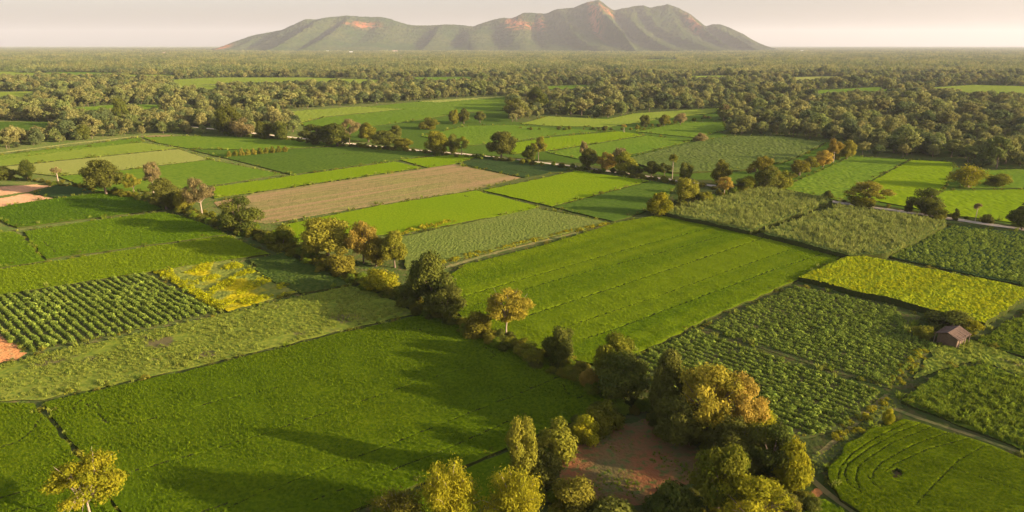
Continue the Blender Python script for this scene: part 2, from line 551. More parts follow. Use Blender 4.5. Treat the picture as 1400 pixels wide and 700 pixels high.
def field_mesh(name, poly, h, mat, cell=None, jit=0.08, tram=(), holes=(), wav=0.8, skirt=True, lowamp=0.025, rot=None, rowh=0.0, rowp=1.0, lines=0, bury=0.06, base=0.0):
    """a standing crop: a body of height h with a rough top and real sides"""
    P = np.array([G(x, y, h * 0.8) for x, y in poly])
    FIELDS_PX.append((poly, 0))
    c0 = P.mean(0)
    dist = float(np.hypot(c0[0], c0[1] + 0))
    near = float(np.hypot(P[:, 0], P[:, 1]).min())
    if cell is None:
        cell = min(1.6, max(0.36, 0.0021 * (0.6 * near + 0.4 * dist)))
    # longest edge sets the grid's direction
    E = np.roll(P, -1, 0) - P
    k = np.argmax(np.hypot(*E.T))
    a = math.atan2(E[k, 1], E[k, 0]) if rot is None else rot
    Rm = np.array([[math.cos(a), math.sin(a)], [-math.sin(a), math.cos(a)]])
    Q = (P - c0) @ Rm.T
    # densify the outline and let it wander a little
    out = []
    for i in range(len(Q)):
        p, q = Q[i], Q[(i + 1) % len(Q)]
        m = max(1, int(np.hypot(*(q - p)) / (cell * 3)))
        for t in range(m):
            out.append(p + (q - p) * t / m)
    out = np.array(out)
    out = out + np.stack([noise2(out + c0, 9, 3), noise2(out + c0, 9, 4)], 1) * wav * 0.5
    lo, hi = out.min(0) - cell, out.max(0) + cell
    nx, ny = int((hi[0] - lo[0]) / cell) + 2, int((hi[1] - lo[1]) / cell) + 2
    gx, gy = np.meshgrid(lo[0] + cell * np.arange(nx), lo[1] + cell * np.arange(ny))
    g = np.stack([gx.ravel(), gy.ravel()], 1)
    r = np.random.default_rng(abs(hash(name)) % 1000 if False else len(name) * 13 + int(abs(c0[0]) * 10))
    ii, jj = np.meshgrid(np.arange(nx - 1), np.arange(ny - 1))
    ca = (jj * nx + ii).ravel()
    cen = g[ca] + cell * 0.5
    keep = inside(out, cen)
    for hp in holes:
        hq = (np.array([G(x, y, h * 0.8) for x, y in hp]) - c0) @ Rm.T
        keep &= ~inside(hq, cen)
    ca = ca[keep]
    Fq = np.stack([ca, ca + 1, ca + 1 + nx, ca + nx], 1)
    used = np.unique(Fq)
    remap = -np.ones(nx * ny, int)
    remap[used] = np.arange(len(used))
    Fq = remap[Fq]
    g = g[used]
    ins = inside(out, g)
    closed = np.vstack([out, out[:1]])
    d, nr = seg_dist(g, closed)
    snap = (~ins) & (d < cell * 1.5)
    g[snap] = nr[snap]
    # cells just inside the outline reach out to it as well
    # boundary edges
    ed = np.concatenate([Fq[:, [0, 1]], Fq[:, [1, 2]], Fq[:, [2, 3]], Fq[:, [3, 0]]])
    key = np.sort(ed, 1)
    _, idx, cnt = np.unique(key[:, 0] * 10000000 + key[:, 1], return_index=True, return_counts=True)
    bd = ed[idx[cnt == 1]]
    bv = np.unique(bd)
    onb = np.zeros(len(g), bool)
    onb[bv] = True
    pull = onb & (d < cell * 0.8)
    g[pull] = nr[pull]
    g[~onb] += r.uniform(-0.3, 0.3, (int((~onb).sum()), 2)) * cell
    W = g @ Rm + c0
    z = h + r.uniform(-1, 1, len(g)) * jit * cell * 0.9 + noise2(W, 22, 5) * lowamp + noise2(W, 5, 6) * lowamp * 0.6
    mid = g[Fq].mean(1)
    gap = np.zeros(len(Fq), bool)
    if rowh:
        z += rowh * np.sin(g[:, 1] / rowp * 2 * math.pi)
    if lines:
        # sprayer and seeding lines parallel to the long side
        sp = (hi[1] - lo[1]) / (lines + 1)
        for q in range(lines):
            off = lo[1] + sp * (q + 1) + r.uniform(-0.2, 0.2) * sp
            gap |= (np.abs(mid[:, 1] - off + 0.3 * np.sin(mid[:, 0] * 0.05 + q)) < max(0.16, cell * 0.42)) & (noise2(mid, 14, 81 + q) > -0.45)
    for line, wd, dp in tram:
        q = (np.array([G(x, y, h * 0.8) for x, y in line]) - c0) @ Rm.T
        # curve through the points
        dd, _ = seg_dist(g, q)
        z[dd < max(wd, cell * 0.5)] -= min(dp, h - 0.03) * 0.3
        dm, _ = seg_dist(mid, q)
        gap |= (dm < max(wd * 0.6, cell * 0.42)) & (noise2(mid, 9, 91) > -0.75)
    z[onb] -= 0.04
    z = np.maximum(z, 0.03)
    V = np.column_stack([W, z + base])
    faces = [Fq]
    mi = [gap.astype(int) * 2]
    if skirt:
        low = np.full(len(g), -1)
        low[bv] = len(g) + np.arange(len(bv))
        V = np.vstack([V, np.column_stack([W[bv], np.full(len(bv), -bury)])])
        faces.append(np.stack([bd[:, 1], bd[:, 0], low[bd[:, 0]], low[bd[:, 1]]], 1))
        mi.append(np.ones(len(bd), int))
    return mesh_np(name, V, faces, [mat, STEM_SHADE, GAP_SHADE], mat_idx=np.concatenate(mi)), math.atan2(E[k, 1], E[k, 0]), P


TUFTS = []
OUTLINES = []


def field(name, label, poly, h, mat, cat='field', kind='stuff', group=None, tuft=None, **kw):
    OUTLINES.append(poly)
    if tuft:
        TUFTS.append((label, poly, h, mat, tuft, kw.get('tram', ()), kw.get('holes', ())))
    me, a, P = field_mesh(name, poly, h, mat, **kw)
    o = link(name, me)
    tag(o, label, cat, group, kind)
    return o


def patch(name, label, poly, mat, z=0.012, cat='bare ground', kind='structure', wav=1.0, cell=1.0, relief=0.05):
    P = np.array([G(x, y) for x, y in poly])
    return field_like(name, label, P, mat, z, cat, kind, wav, cell, relief)


def field_like(name, label, P, mat, z, cat, kind, wav, cell, relief):
    out = []
    for i in range(len(P)):
        p, q = P[i], P[(i + 1) % len(P)]
        m = max(1, int(np.hypot(*(q - p)) / 1.5))
        for t in range(m):
            out.append(p + (q - p) * t / m)
    out = np.array(out)
    out = out + np.stack([noise2(out, 7, 13), noise2(out, 7, 14)], 1) * wav * 0.6
    lo, hi = out.min(0), out.max(0)
    nx, ny = int((hi[0] - lo[0]) / cell) + 2, int((hi[1] - lo[1]) / cell) + 2
    gx, gy = np.meshgrid(lo[0] + cell * np.arange(nx), lo[1] + cell * np.arange(ny))
    g = np.stack([gx.ravel(), gy.ravel()], 1)
    ii, jj = np.meshgrid(np.arange(nx - 1), np.arange(ny - 1))
    ca = (jj * nx + ii).ravel()
    ca = ca[inside(out, g[ca] + cell * 0.5)]
    Fq = np.stack([ca, ca + 1, ca + 1 + nx, ca + nx], 1)
    used = np.unique(Fq)
    remap = -np.ones(nx * ny, int)
    remap[used] = np.arange(len(used))
    Fq = remap[Fq]
    g = g[used]
    ins = inside(out, g)
    d, nr = seg_dist(g, np.vstack([out, out[:1]]))
    g[~ins] = nr[~ins]
    zz = z + relief * (0.5 + 0.5 * np.clip(noise2(g, 6, 21), -1, 1)) * np.clip(d / 2, 0, 1)
    o = link(name, mesh_np(name, np.column_stack([g, zz]), Fq, mat, smooth=True))
    return tag(o, label, cat, kind=kind)


def ribbon(name, label, line, width, mat, z=0.02, cat='path', kind='structure', relief=0.0):
    P = np.array([G(x, y) for x, y in line])
    S = []
    for a, b in zip(P[:-1], P[1:]):
        m = max(1, int(np.hypot(*(b - a)) / 1.5))
        for t in range(m):
            S.append(a + (b - a) * t / m)
    S = np.array(S + [P[-1]])
    # round the corners
    for it in range(6):
        S[1:-1] = 0.25 * S[:-2] + 0.5 * S[1:-1] + 0.25 * S[2:]
    T = np.gradient(S, axis=0)
    T /= np.hypot(*T.T)[:, None]
    Nn = np.column_stack([-T[:, 1], T[:, 0]])
    wl = width * 0.5 * (1 + 0.25 * noise2(S, 6, 31))
    wr = width * 0.5 * (1 + 0.25 * noise2(S, 6, 32))
    cols = [S + Nn * wl[:, None], S + Nn * (wl * 0.35)[:, None], S - Nn * (wr * 0.35)[:, None], S - Nn * wr[:, None]]
    zs = [z, z + relief, z + relief, z]
    V = np.concatenate([np.column_stack([c, np.full(len(S), q)]) for c, q in zip(cols, zs)])
    n = len(S)
    i = np.arange(n - 1)
    Fq = np.concatenate([np.stack([k * n + i, (k + 1) * n + i, (k + 1) * n + i + 1, k * n + i + 1], 1) for k in range(3)])
    o = link(name, mesh_np(name, V, Fq, mat, smooth=True))
    return tag(o, label, cat, kind=kind)


# instancing for uncountable plants -------------------------------------------------
def proto_collection(name, objs):
    c = bpy.data.collections.new(name)
    for o in objs:
        c.objects.link(o)
    return c


def proto_obj(name, me, mats=None):
    o = bpy.data.objects.new(name, me)
    if mats:
        set_mat(o, mats)
    return o


def scatter(name, label, pts, coll, scl, cat, rotv=None, kind='stuff', tilt=0.12):
    """one object of uncountable plants"""
    n = len(pts)
    if n == 0:
        return
    me = bpy.data.meshes.new(name)
    me.vertices.add(n)
    me.vertices.foreach_set('co', np.asarray(pts, np.float32).ravel())
    r = np.random.default_rng(n)
    rot = np.column_stack([r.normal(0, tilt, n), r.normal(0, tilt, n), r.uniform(0, 6.28, n)]) if rotv is None else rotv
    scl = np.asarray(scl, np.float32)
    if scl.ndim == 1:
        scl = np.repeat(scl[:, None], 3, 1)
    for nm, arr in (('rot', rot), ('scl', scl)):
        a = me.attributes.new(nm, 'FLOAT_VECTOR', 'POINT')
        a.data.foreach_set('vector', np.asarray(arr, np.float32).ravel())
    a = me.attributes.new('pick', 'INT', 'POINT')
    a.data.foreach_set('value', r.integers(0, len(coll.objects), n).astype(np.int32))
    o = link(name, me)
    tag(o, label, cat, kind=kind)
    ng = bpy.data.node_groups.new(name + '_nodes', 'GeometryNodeTree')
    ng.interface.new_socket('Geometry', in_out='INPUT', socket_type='NodeSocketGeometry')
    ng.interface.new_socket('Geometry', in_out='OUTPUT', socket_type='NodeSocketGeometry')
    gi, go = ng.nodes.new('NodeGroupInput'), ng.nodes.new('NodeGroupOutput')
    ip = ng.nodes.new('GeometryNodeInstanceOnPoints')
    ci = ng.nodes.new('GeometryNodeCollectionInfo')
    ci.inputs['Collection'].default_value = coll
    ci.inputs['Separate Children'].default_value = True
    ci.inputs['Reset Children'].default_value = True

    def attr(nm, ty):
        q = ng.nodes.new('GeometryNodeInputNamedAttribute')
        q.data_type = ty
        q.inputs['Name'].default_value = nm
        return [s for s in q.outputs if s.enabled][0]
    e2r = ng.nodes.new('FunctionNodeEulerToRotation')
    ng.links.new(attr('rot', 'FLOAT_VECTOR'), e2r.inputs[0])
    ng.links.new(gi.outputs[0], ip.inputs['Points'])
    ng.links.new(ci.outputs[0], ip.inputs['Instance'])
    ip.inputs['Pick Instance'].default_value = True
    ng.links.new(attr('pick', 'INT'), ip.inputs['Instance Index'])
    ng.links.new(e2r.outputs[0], ip.inputs['Rotation'])
    ng.links.new(attr('scl', 'FLOAT_VECTOR'), ip.inputs['Scale'])
    ng.links.new(ip.outputs[0], go.inputs[0])
    md = o.modifiers.new('plants', 'NODES')
    md.node_group = ng
    return o


def points_in(poly, step, jitter=0.45, h=0.0, rot=0.0, step2=None):
    """jittered grid (rows along rot) of ground points inside a photo polygon"""
    P = np.array([G(x, y, h) for x, y in poly])
    c0 = P.mean(0)
    Rm = np.array([[math.cos(rot), math.sin(rot)], [-math.sin(rot), math.cos(rot)]])
    Q = (P - c0) @ Rm.T
    s2 = step2 or step
    gx, gy = np.meshgrid(np.arange(Q[:, 0].min(), Q[:, 0].max(), step), np.arange(Q[:, 1].min(), Q[:, 1].max(), s2))
    g = np.stack([gx.ravel(), gy.ravel()], 1)
    r = np.random.default_rng(len(g))
    g = g + r.uniform(-1, 1, g.shape) * jitter * np.array([step, s2 * (0.35 if step2 else 1)])
    g = g[inside(Q, g)]
    return g @ Rm + c0


# ------------------------------------------------------------------ materials for fields
rows_dir = lambda a, b: (lambda p, q: math.atan2(q[1] - p[1], q[0] - p[0]))(G(*a), G(*b))
RICE = {
    'deep': crop_mat('rice_deep', (0.130, 0.200, 0.006), (0.175, 0.232, 0.007), (0.085, 0.145, 0.005), 0.025, 1.9, seed=1),
    'mid': crop_mat('rice_mid', (0.165, 0.250, 0.006), (0.205, 0.280, 0.008), (0.112, 0.188, 0.006), 0.022, 1.9, seed=2, rot=rows_dir((700, 386), (860, 340)), row=0.16),
    'bright': crop_mat('rice_bright', (0.235, 0.345, 0.008), (0.280, 0.370, 0.010), (0.190, 0.300, 0.008), 0.02, 1.1, seed=3),
    'lime': crop_mat('rice_lime', (0.290, 0.360, 0.042), (0.330, 0.375, 0.050), (0.240, 0.325, 0.038), 0.02, 0.7, seed=4),
    'ripening': crop_mat('rice_ripening', (0.385, 0.400, 0.085), (0.420, 0.410, 0.105), (0.340, 0.375, 0.080), 0.02, 0.7, seed=5),
    'green': crop_mat('rice_green', (0.175, 0.280, 0.022), (0.220, 0.305, 0.027), (0.135, 0.235, 0.020), 0.015, 0.7, seed=6),
    'cool': crop_mat('rice_cool_green', (0.108, 0.185, 0.022), (0.138, 0.210, 0.026), (0.085, 0.150, 0.018), 0.015, 0.7, seed=7),
    'lefty': crop_mat('rice_leafy', (0.140, 0.232, 0.008), (0.185, 0.270, 0.010), (0.100, 0.180, 0.007), 0.02, 1.4, seed=8),
}
RICE['strip'] = crop_mat('rice_strip', (0.190, 0.270, 0.008), (0.230, 0.300, 0.010), (0.135, 0.205, 0.007), 0.02, 1.4, seed=23)
RICE['dark_green'] = crop_mat('rice_dark_green', (0.105, 0.190, 0.010), (0.140, 0.225, 0.012), (0.075, 0.145, 0.008), 0.03, 1.4, seed=24)  # darker green rice that sets one strip apart from its neighbours
STEM_SHADE = crop_mat('crop_stem_shade', (0.030, 0.048, 0.008), (0.045, 0.060, 0.010), (0.060, 0.060, 0.016), 0.3, 2.0, seed=31, transl=0.05)  # stems on crop sides, with shade along the edges painted into the colour
GAP_SHADE = soil_mat('crop_gap_shade', (0.032, 0.045, 0.008), (0.040, 0.050, 0.010), (0.045, 0.045, 0.014), 0.3, 2.0, seed=32)  # floor and low leaves in crop gaps, colour darkened for shade between plants
SOY = crop_mat('pale_bean_crop', (0.220, 0.265, 0.050), (0.255, 0.275, 0.062), (0.160, 0.215, 0.040), 0.04, 0.8, seed=9)
TAN = crop_mat('dry_stubble', (0.33, 0.230, 0.100), (0.29, 0.260, 0.080), (0.22, 0.20, 0.065), 0.03, 0.5, seed=10, transl=0.1, rot=rows_dir((350, 264), (575, 231)), row=0.25, rowcol=(0.36, 0.24, 0.11))
CANE = crop_mat('cane_crop', (0.160, 0.215, 0.044), (0.195, 0.235, 0.055), (0.105, 0.150, 0.030), 0.03, 0.8, seed=11)
YELL = crop_mat('flowering_crop', (0.38, 0.40, 0.010), (0.34, 0.38, 0.012), (0.24, 0.30, 0.012), 0.05, 0.7, seed=12, transl=0.35)
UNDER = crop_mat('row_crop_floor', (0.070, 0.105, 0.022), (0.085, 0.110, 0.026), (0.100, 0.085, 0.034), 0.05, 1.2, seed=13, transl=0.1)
WEED = crop_mat('weedy_sward', (0.270, 0.315, 0.036), (0.340, 0.360, 0.052), (0.180, 0.250, 0.032), 0.06, 1.0, seed=14, spot=((0.20, 0.17, 0.07), 0.12, 0.60))
MEADOW = crop_mat('lush_weeds', (0.115, 0.170, 0.016), (0.165, 0.205, 0.020), (0.080, 0.135, 0.014), 0.07, 0.9, seed=15)
GRASSY = crop_mat('short_grass', (0.100, 0.150, 0.034), (0.130, 0.175, 0.042), (0.140, 0.150, 0.050), 0.09, 1.2, seed=16)
FLOW = crop_mat('flower_patch', (0.250, 0.290, 0.045), (0.310, 0.300, 0.065), (0.180, 0.230, 0.040), 0.06, 0.8, seed=17, spot=((0.50, 0.42, 0.012), 0.075, 0.53))
DARKG = crop_mat('dark_row_crop', (0.060, 0.105, 0.030), (0.078, 0.120, 0.034), (0.044, 0.08, 0.024), 0.05, 0.9, seed=18)
REDSOIL = soil_mat('red_earth', (0.250, 0.105, 0.045), (0.150, 0.120, 0.048), (0.095, 0.130, 0.034), 0.17, 0.9)
PINK = soil_mat('ploughed_earth', (0.360, 0.205, 0.120), (0.300, 0.165, 0.095), (0.230, 0.170, 0.080), 0.08, 0.7, seed=3)
ORANGE = soil_mat('orange_earth', (0.400, 0.185, 0.075), (0.340, 0.155, 0.060), (0.280, 0.190, 0.080), 0.2, 0.9, seed=5)
SANDROAD = soil_mat('sandy_road', (0.50, 0.42, 0.33), (0.44, 0.36, 0.27), (0.34, 0.29, 0.19), 0.1, 0.5, seed=6)
TRACK = soil_mat('worn_path', (0.22, 0.18, 0.07), (0.15, 0.16, 0.05), (0.10, 0.14, 0.035), 0.15, 0.8, seed=7)

# ------------------------------------------------------------------ fields, nearest first
field('rice_paddy', 'large deep green rice paddy in the foreground streaked by long tree shadows',
      [(62, 549), (250, 509), (440, 462), (575, 431), (622, 438), (700, 476), (778, 512), (846, 547), (792, 574), (735, 594), (692, 611), (589, 656), (478, 703), (380, 752), (215, 762), (172, 700), (112, 628)],
      0.50, RICE['deep'], cell=0.27, tuft=0.5, tram=[
          ([(300, 701), (350, 675), (440, 643), (530, 609), (656, 559), (710, 538), (766, 514)], 0.20, 0.5),
          ([(180, 645), (270, 620), (360, 594), (420, 573), (500, 547), (580, 520), (640, 502)], 0.14, 0.35),
          ([(430, 684), (520, 650), (620, 610), (720, 565)], 0.12, 0.3),
          ([(175, 755), (260, 706), (330, 682)], 0.15, 0.4),
          ([(140, 560), (128, 549), (118, 552), (140, 572), (150, 582)], 0.16, 0.4),
          ([(100, 560), (108, 548), (125, 546)], 0.1, 0.3),
          ([(135, 574), (150, 578), (180, 579), (215, 571), (300, 548), (380, 530)], 0.14, 0.34),
          ([(555, 448), (572, 450), (585, 457), (600, 463)], 0.22, 0.45),
          ([(657, 474), (668, 477), (678, 486), (670, 490)], 0.18, 0.4),
          ([(770, 526), (774, 537), (790, 545), (808, 537)], 0.16, 0.4),
          ([(778, 525), (795, 527), (812, 532), (826, 540)], 0.16, 0.4)])
field('rice_paddy', 'deep green rice paddy with a curved edge in the bottom corner, beside the grassy ditch',
      [(-140, 566), (0, 552), (44, 552), (60, 566), (108, 628), (160, 700), (195, 765), (-200, 765)], 0.5, RICE['deep'], tuft=0.5,
      tram=[([(-60, 625), (0, 612), (25, 604), (45, 588), (56, 570)], 0.18, 0.4), ([(-30, 690), (20, 676), (80, 660)], 0.12, 0.3), ([(0, 702), (60, 690)], 0.12, 0.3)])
field('rice_paddy', 'broad bright green rice field ruled with long straight wheel lines',
      [(902, 294), (1020, 320), (1152, 352), (1090, 383), (975, 432), (866, 487), (838, 504), (790, 492), (698, 464), (642, 440), (606, 414), (602, 386), (636, 362), (742, 336), (842, 305)],
      0.5, RICE['mid'], tuft=0.6, tram=[
          ([(625, 408), (700, 386), (790, 360), (860, 340), (965, 313)], 0.34, 0.42),
          ([(700, 438), (723, 431), (850, 390), (1000, 340), (1044, 325), (1060, 321)], 0.34, 0.42),
          ([(800, 463), (841, 450), (950, 409), (1060, 368), (1125, 347)], 0.28, 0.34),
          ([(640, 420), (760, 383), (880, 352), (990, 322)], 0.10, 0.22),
          ([(760, 452), (900, 405), (1020, 362), (1090, 338)], 0.10, 0.22)])
field('rice_paddy', 'rounded rice paddy with concentric curved sowing lines and a bare hole',
      [(1236, 573), (1320, 598), (1400, 627), (1500, 662), (1560, 770), (1330, 790), (1235, 740), (1178, 702), (1148, 683), (1134, 660), (1133, 640), (1152, 614), (1192, 588)],
      0.55, crop_mat('rice_rounded', (0.135, 0.190, 0.005), (0.175, 0.215, 0.006), (0.085, 0.135, 0.004), 0.03, 2.0, seed=22), cell=0.2, tuft=0.42, tram=[
          ([(1146, 655), (1148, 640), (1165, 620), (1200, 597), (1240, 578)], 0.16, 0.5),
          ([(1180, 674), (1160, 662), (1154, 648), (1160, 634), (1190, 612), (1230, 590), (1262, 578)], 0.16, 0.5),
          ([(1176, 668), (1170, 655), (1173, 640), (1180, 632), (1220, 605), (1278, 582)], 0.15, 0.45),
          ([(1193, 654), (1194, 645), (1206, 632), (1250, 608), (1300, 590)], 0.13, 0.4),
          ([(1205, 670), (1192, 660), (1186, 650)], 0.12, 0.35),
          ([(1210, 645), (1224, 634), (1270, 614), (1322, 600)], 0.12, 0.35),
          ([(1252, 690), (1280, 660), (1310, 630), (1345, 610)], 0.14, 0.35),
          ([(1300, 640), (1370, 662), (1440, 690)], 0.12, 0.3)],
      holes=[[(1216, 645), (1226, 640), (1234, 645), (1232, 653), (1222, 654)]])
patch('bare_earth', 'small bare pink hole of earth in the rounded rice paddy', [(1208, 644), (1226, 632), (1244, 644), (1238, 660), (1216, 662)], REDSOIL, wav=0.3, cell=0.5)
field('rice_paddy', 'small deep green paddy wedge below the orange path in the bottom edge',
      [(1090, 703), (1112, 690), (1130, 683), (1152, 694), (1215, 745), (1240, 775), (1040, 775)], 0.5, RICE['deep'], tuft=0.5)
field('rice_paddy', 'narrow green strip running under the diagonal hedge beside the foreground bamboo',
      [(700, 615), (742, 600), (724, 640), (690, 668), (640, 706), (560, 760), (400, 760), (490, 705), (592, 660)], 0.18, RICE['deep'])

# left side
field('weedy_field', 'pale weedy fallow strip with dry tufts above the big dark paddy',
      [(-140, 545), (-140, 512), (0, 500), (38, 488), (160, 462), (304, 430), (414, 404), (480, 391), (520, 402), (572, 428), (438, 459), (248, 506), (60, 545), (0, 549)], 0.22, WEED, jit=0.05, lowamp=0.04)
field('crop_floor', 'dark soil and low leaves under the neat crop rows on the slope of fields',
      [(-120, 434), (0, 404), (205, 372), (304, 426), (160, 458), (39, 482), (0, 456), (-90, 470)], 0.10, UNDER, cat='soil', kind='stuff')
field('flower_patch', 'patch of yellow flowering weeds beside the neat dark crop rows', [(214, 371), (312, 354), (352, 374), (412, 399), (314, 425)], 0.3, FLOW, jit=0.25, lowamp=0.14, cat='flowers')
field('green_field', 'dull dark green field between the yellow flower patch and the hedge', [(342, 355), (386, 347), (434, 366), (480, 389), (412, 402), (356, 376)], 0.5, crop_mat('dull_green', (0.070, 0.110, 0.018), (0.095, 0.125, 0.024), (0.05, 0.09, 0.016), 0.05, 0.9, seed=21), jit=0.4)
field('rice_paddy', 'long lime tinted rice strip just above the neat crop rows', [(-120, 388), (0, 368), (64, 359), (180, 341), (312, 322), (368, 347), (206, 371), (0, 403), (-120, 428)], 0.5, RICE['strip'], tuft=0.75)
field('rice_paddy', 'leafy green rice field split by a faint line, second strip above the neat crop rows', [(32, 317), (120, 303), (222, 290), (262, 299), (310, 320), (180, 338), (62, 354)], 0.45, RICE['lefty'], tuft=0.8, tram=[([(180, 307), (255, 297)], 0.2, 0.35), ([(60, 330), (75, 345)], 0.15, 0.3)])
field('rice_paddy', 'dark green rice field crossed by long streaks of shade under the lone round tree', [(-120, 303), (0, 283), (60, 273), (145, 263), (190, 268), (222, 286), (120, 299), (22, 311), (0, 301)], 0.45, RICE['dark_green'], lines=2, tuft=0.9)
field('rice_paddy', 'small green paddy corner with a bare bund, touching the picture edge', [(-120, 322), (0, 318), (18, 316), (30, 322), (62, 356), (0, 366), (-120, 385)], 0.4, RICE['lefty'], tuft=0.8, tram=[([(0, 333), (33, 328)], 0.2, 0.35)])
field('green_field', 'small dull green plot beside the bare pink earth', [(46, 264), (78, 252), (134, 260), (84, 272)], 0.35, DARKG)
patch('ploughed_earth', 'upper of two bare pink ploughed plots by the bushes', [(-80, 262), (0, 255), (50, 252), (72, 254), (40, 262), (0, 268), (-80, 276)], PINK)
patch('ploughed_earth', 'lower of two bare pink ploughed plots by the bushes', [(-80, 282), (0, 271), (38, 264), (80, 273), (40, 278), (0, 284), (-80, 296)], PINK)
patch('orange_earth', 'bright orange bare soil wedge at the end of the neat crop rows', [(-90, 474), (0, 456), (22, 472), (38, 484), (18, 493), (-60, 512)], ORANGE)

# strips beyond the diagonal hedge, left
field('rice_paddy', 'narrow dull green strip along the brown track below the far woods', [(-150, 229), (0, 212), (100, 200), (192, 188), (196, 194), (100, 206), (0, 219), (-150, 240)], 0.4, RICE['green'])
field('rice_paddy', 'light lime green rice strip, second below the brown track', [(-150, 241), (0, 212.5), (193, 195), (243, 202.5), (100, 217), (0, 227), (-150, 250)], 0.4, RICE['lime'])
field('rice_paddy', 'palest yellow green ripening rice strip among the far green strips', [(-20, 231), (100, 218.5), (244, 204), (286, 218), (165, 232), (78, 240)], 0.4, RICE['ripening'])
field('rice_paddy', 'mid green rice field right of the lone round tree, next to the pale ripening strip', [(80, 241), (165, 233.5), (286, 218.5), (385, 238), (300, 252), (200, 262), (130, 262)], 0.4, RICE['green'])
field('rice_paddy', 'vivid green narrow rice strip above the tan stubble field', [(294, 255), (360, 246), (540, 221), (576, 229), (440, 249), (293, 271)], 0.4, RICE['bright'])
field('rice_paddy', 'small vivid green triangle plot at the far end of the tan stubble field', [(547, 218.5), (620, 211.5), (656, 213), (622, 224), (584, 229)], 0.4, RICE['bright'])
field('rice_paddy', 'wide cool green field below the road hedge with a row of tiny bushes', [(258, 204), (362, 206), (470, 200), (600, 209.5), (540, 219.5), (397, 238.5), (350, 226), (300, 214)], 0.4, RICE['cool'], tram=[([(430, 213), (520, 207)], 0.4, 0.3)])
field('rice_paddy', 'pale to dark green field with tan fringe at the corner where strips and wood meet', [(196, 188), (250, 186), (340, 187.5), (470, 196), (460, 199), (360, 205), (258, 203), (214, 195)], 0.4, RICE['green'])
patch('stubble_corner', 'tan dry corner where the far strips meet the wood edge', [(190, 186), (230, 184), (252, 189), (236, 194), (212, 193)], TAN)
field('stubble_field', 'wide tan harvested stubble field between two vivid green strips', [(292, 277), (350, 264), (575, 231), (620, 224.5), (712, 243), (651, 259), (445, 292), (364, 306), (330, 300)], 0.12, TAN, jit=0.08)
field('rice_paddy', 'vivid yellow green rice strip on the near side of the tan stubble field', [(372, 316), (396, 305.5), (520, 281), (651, 260.5), (737, 282.5), (712, 290.5), (640, 302.5), (555, 318), (400, 332)], 0.45, RICE['bright'], tram=[([(640, 269), (632, 267)], 0.3, 0.4)])
field('rice_paddy', 'vivid green half of the square paddy by the sandy road', [(659, 260), (700, 252.5), (788, 233.5), (888, 247), (755, 282)], 0.45, RICE['bright'])
field('rice_paddy', 'darker green half of the square paddy by the sandy road', [(757, 283), (890, 247.5), (925, 254), (903, 278), (880, 290), (838, 303)], 0.42, RICE['cool'])
field('green_field', 'dull green strip with furrows squeezed between tan stubble and sandy road', [(626, 223), (662, 213.5), (710, 219), (786, 231.5), (716, 243)], 0.35, DARKG, lines=2)
field('bean_field', 'pale textured bean field edged by a yellow leafy border', [(548, 324), (640, 304.5), (734, 284.5), (832, 304.5), (700, 337), (640, 351), (556, 366), (548, 345)], 0.5, SOY, cell=0.6, jit=0.14)

# tall crops on the right
field('cane_field', 'tall pale green cane block with a ridged top beside the road bend', [(905, 291), (1040, 258), (1090, 265), (1138, 275), (1026, 317)], 1.9, CANE, jit=0.3, lowamp=0.2)
field('cane_field', 'tall straw green cane block between road and the yellow flowering crop', [(1042, 319), (1146, 283), (1220, 292), (1295, 307), (1212, 349), (1160, 350)], 1.9, CANE, jit=0.3, lowamp=0.2)
field('leaf_crop', 'dark green leafy crop with rows above the yellow flowering crop', [(1299, 308), (1400, 318), (1560, 340), (1560, 425), (1400, 391), (1214, 351)], 0.5, DARKG, jit=0.2)
field('flowering_crop', 'bright yellow flowering crop standing high with dark sides', [(1092, 379), (1166, 348), (1280, 370), (1400, 394), (1412, 400), (1346, 442), (1225, 412)], 1.5, YELL, jit=0.3, lowamp=0.14)
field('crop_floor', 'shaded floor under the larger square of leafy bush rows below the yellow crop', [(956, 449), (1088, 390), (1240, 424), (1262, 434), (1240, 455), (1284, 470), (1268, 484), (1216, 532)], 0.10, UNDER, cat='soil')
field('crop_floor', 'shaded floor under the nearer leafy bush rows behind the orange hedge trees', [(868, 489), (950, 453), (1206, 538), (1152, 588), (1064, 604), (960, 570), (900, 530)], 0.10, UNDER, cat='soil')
field('weedy_field', 'lush rough green weeds above the rounded rice paddy', [(1232, 548), (1290, 507), (1345, 500), (1400, 520), (1540, 560), (1540, 660), (1400, 614)], 0.5, MEADOW, jit=0.3, lowamp=0.2)
field('weedy_field', 'pale weedy ground around and in front of the wooden hut', [(1275, 478), (1310, 462), (1350, 470), (1400, 492), (1540, 535), (1540, 555), (1400, 514), (1340, 495), (1290, 503), (1250, 520)], 0.2, WEED, jit=0.4)
field('weedy_field', 'lush green weeds right of the wooden hut', [(1336, 466), (1372, 444), (1425, 420), (1540, 445), (1540, 528), (1400, 488)], 0.5, MEADOW, jit=0.3, lowamp=0.2)

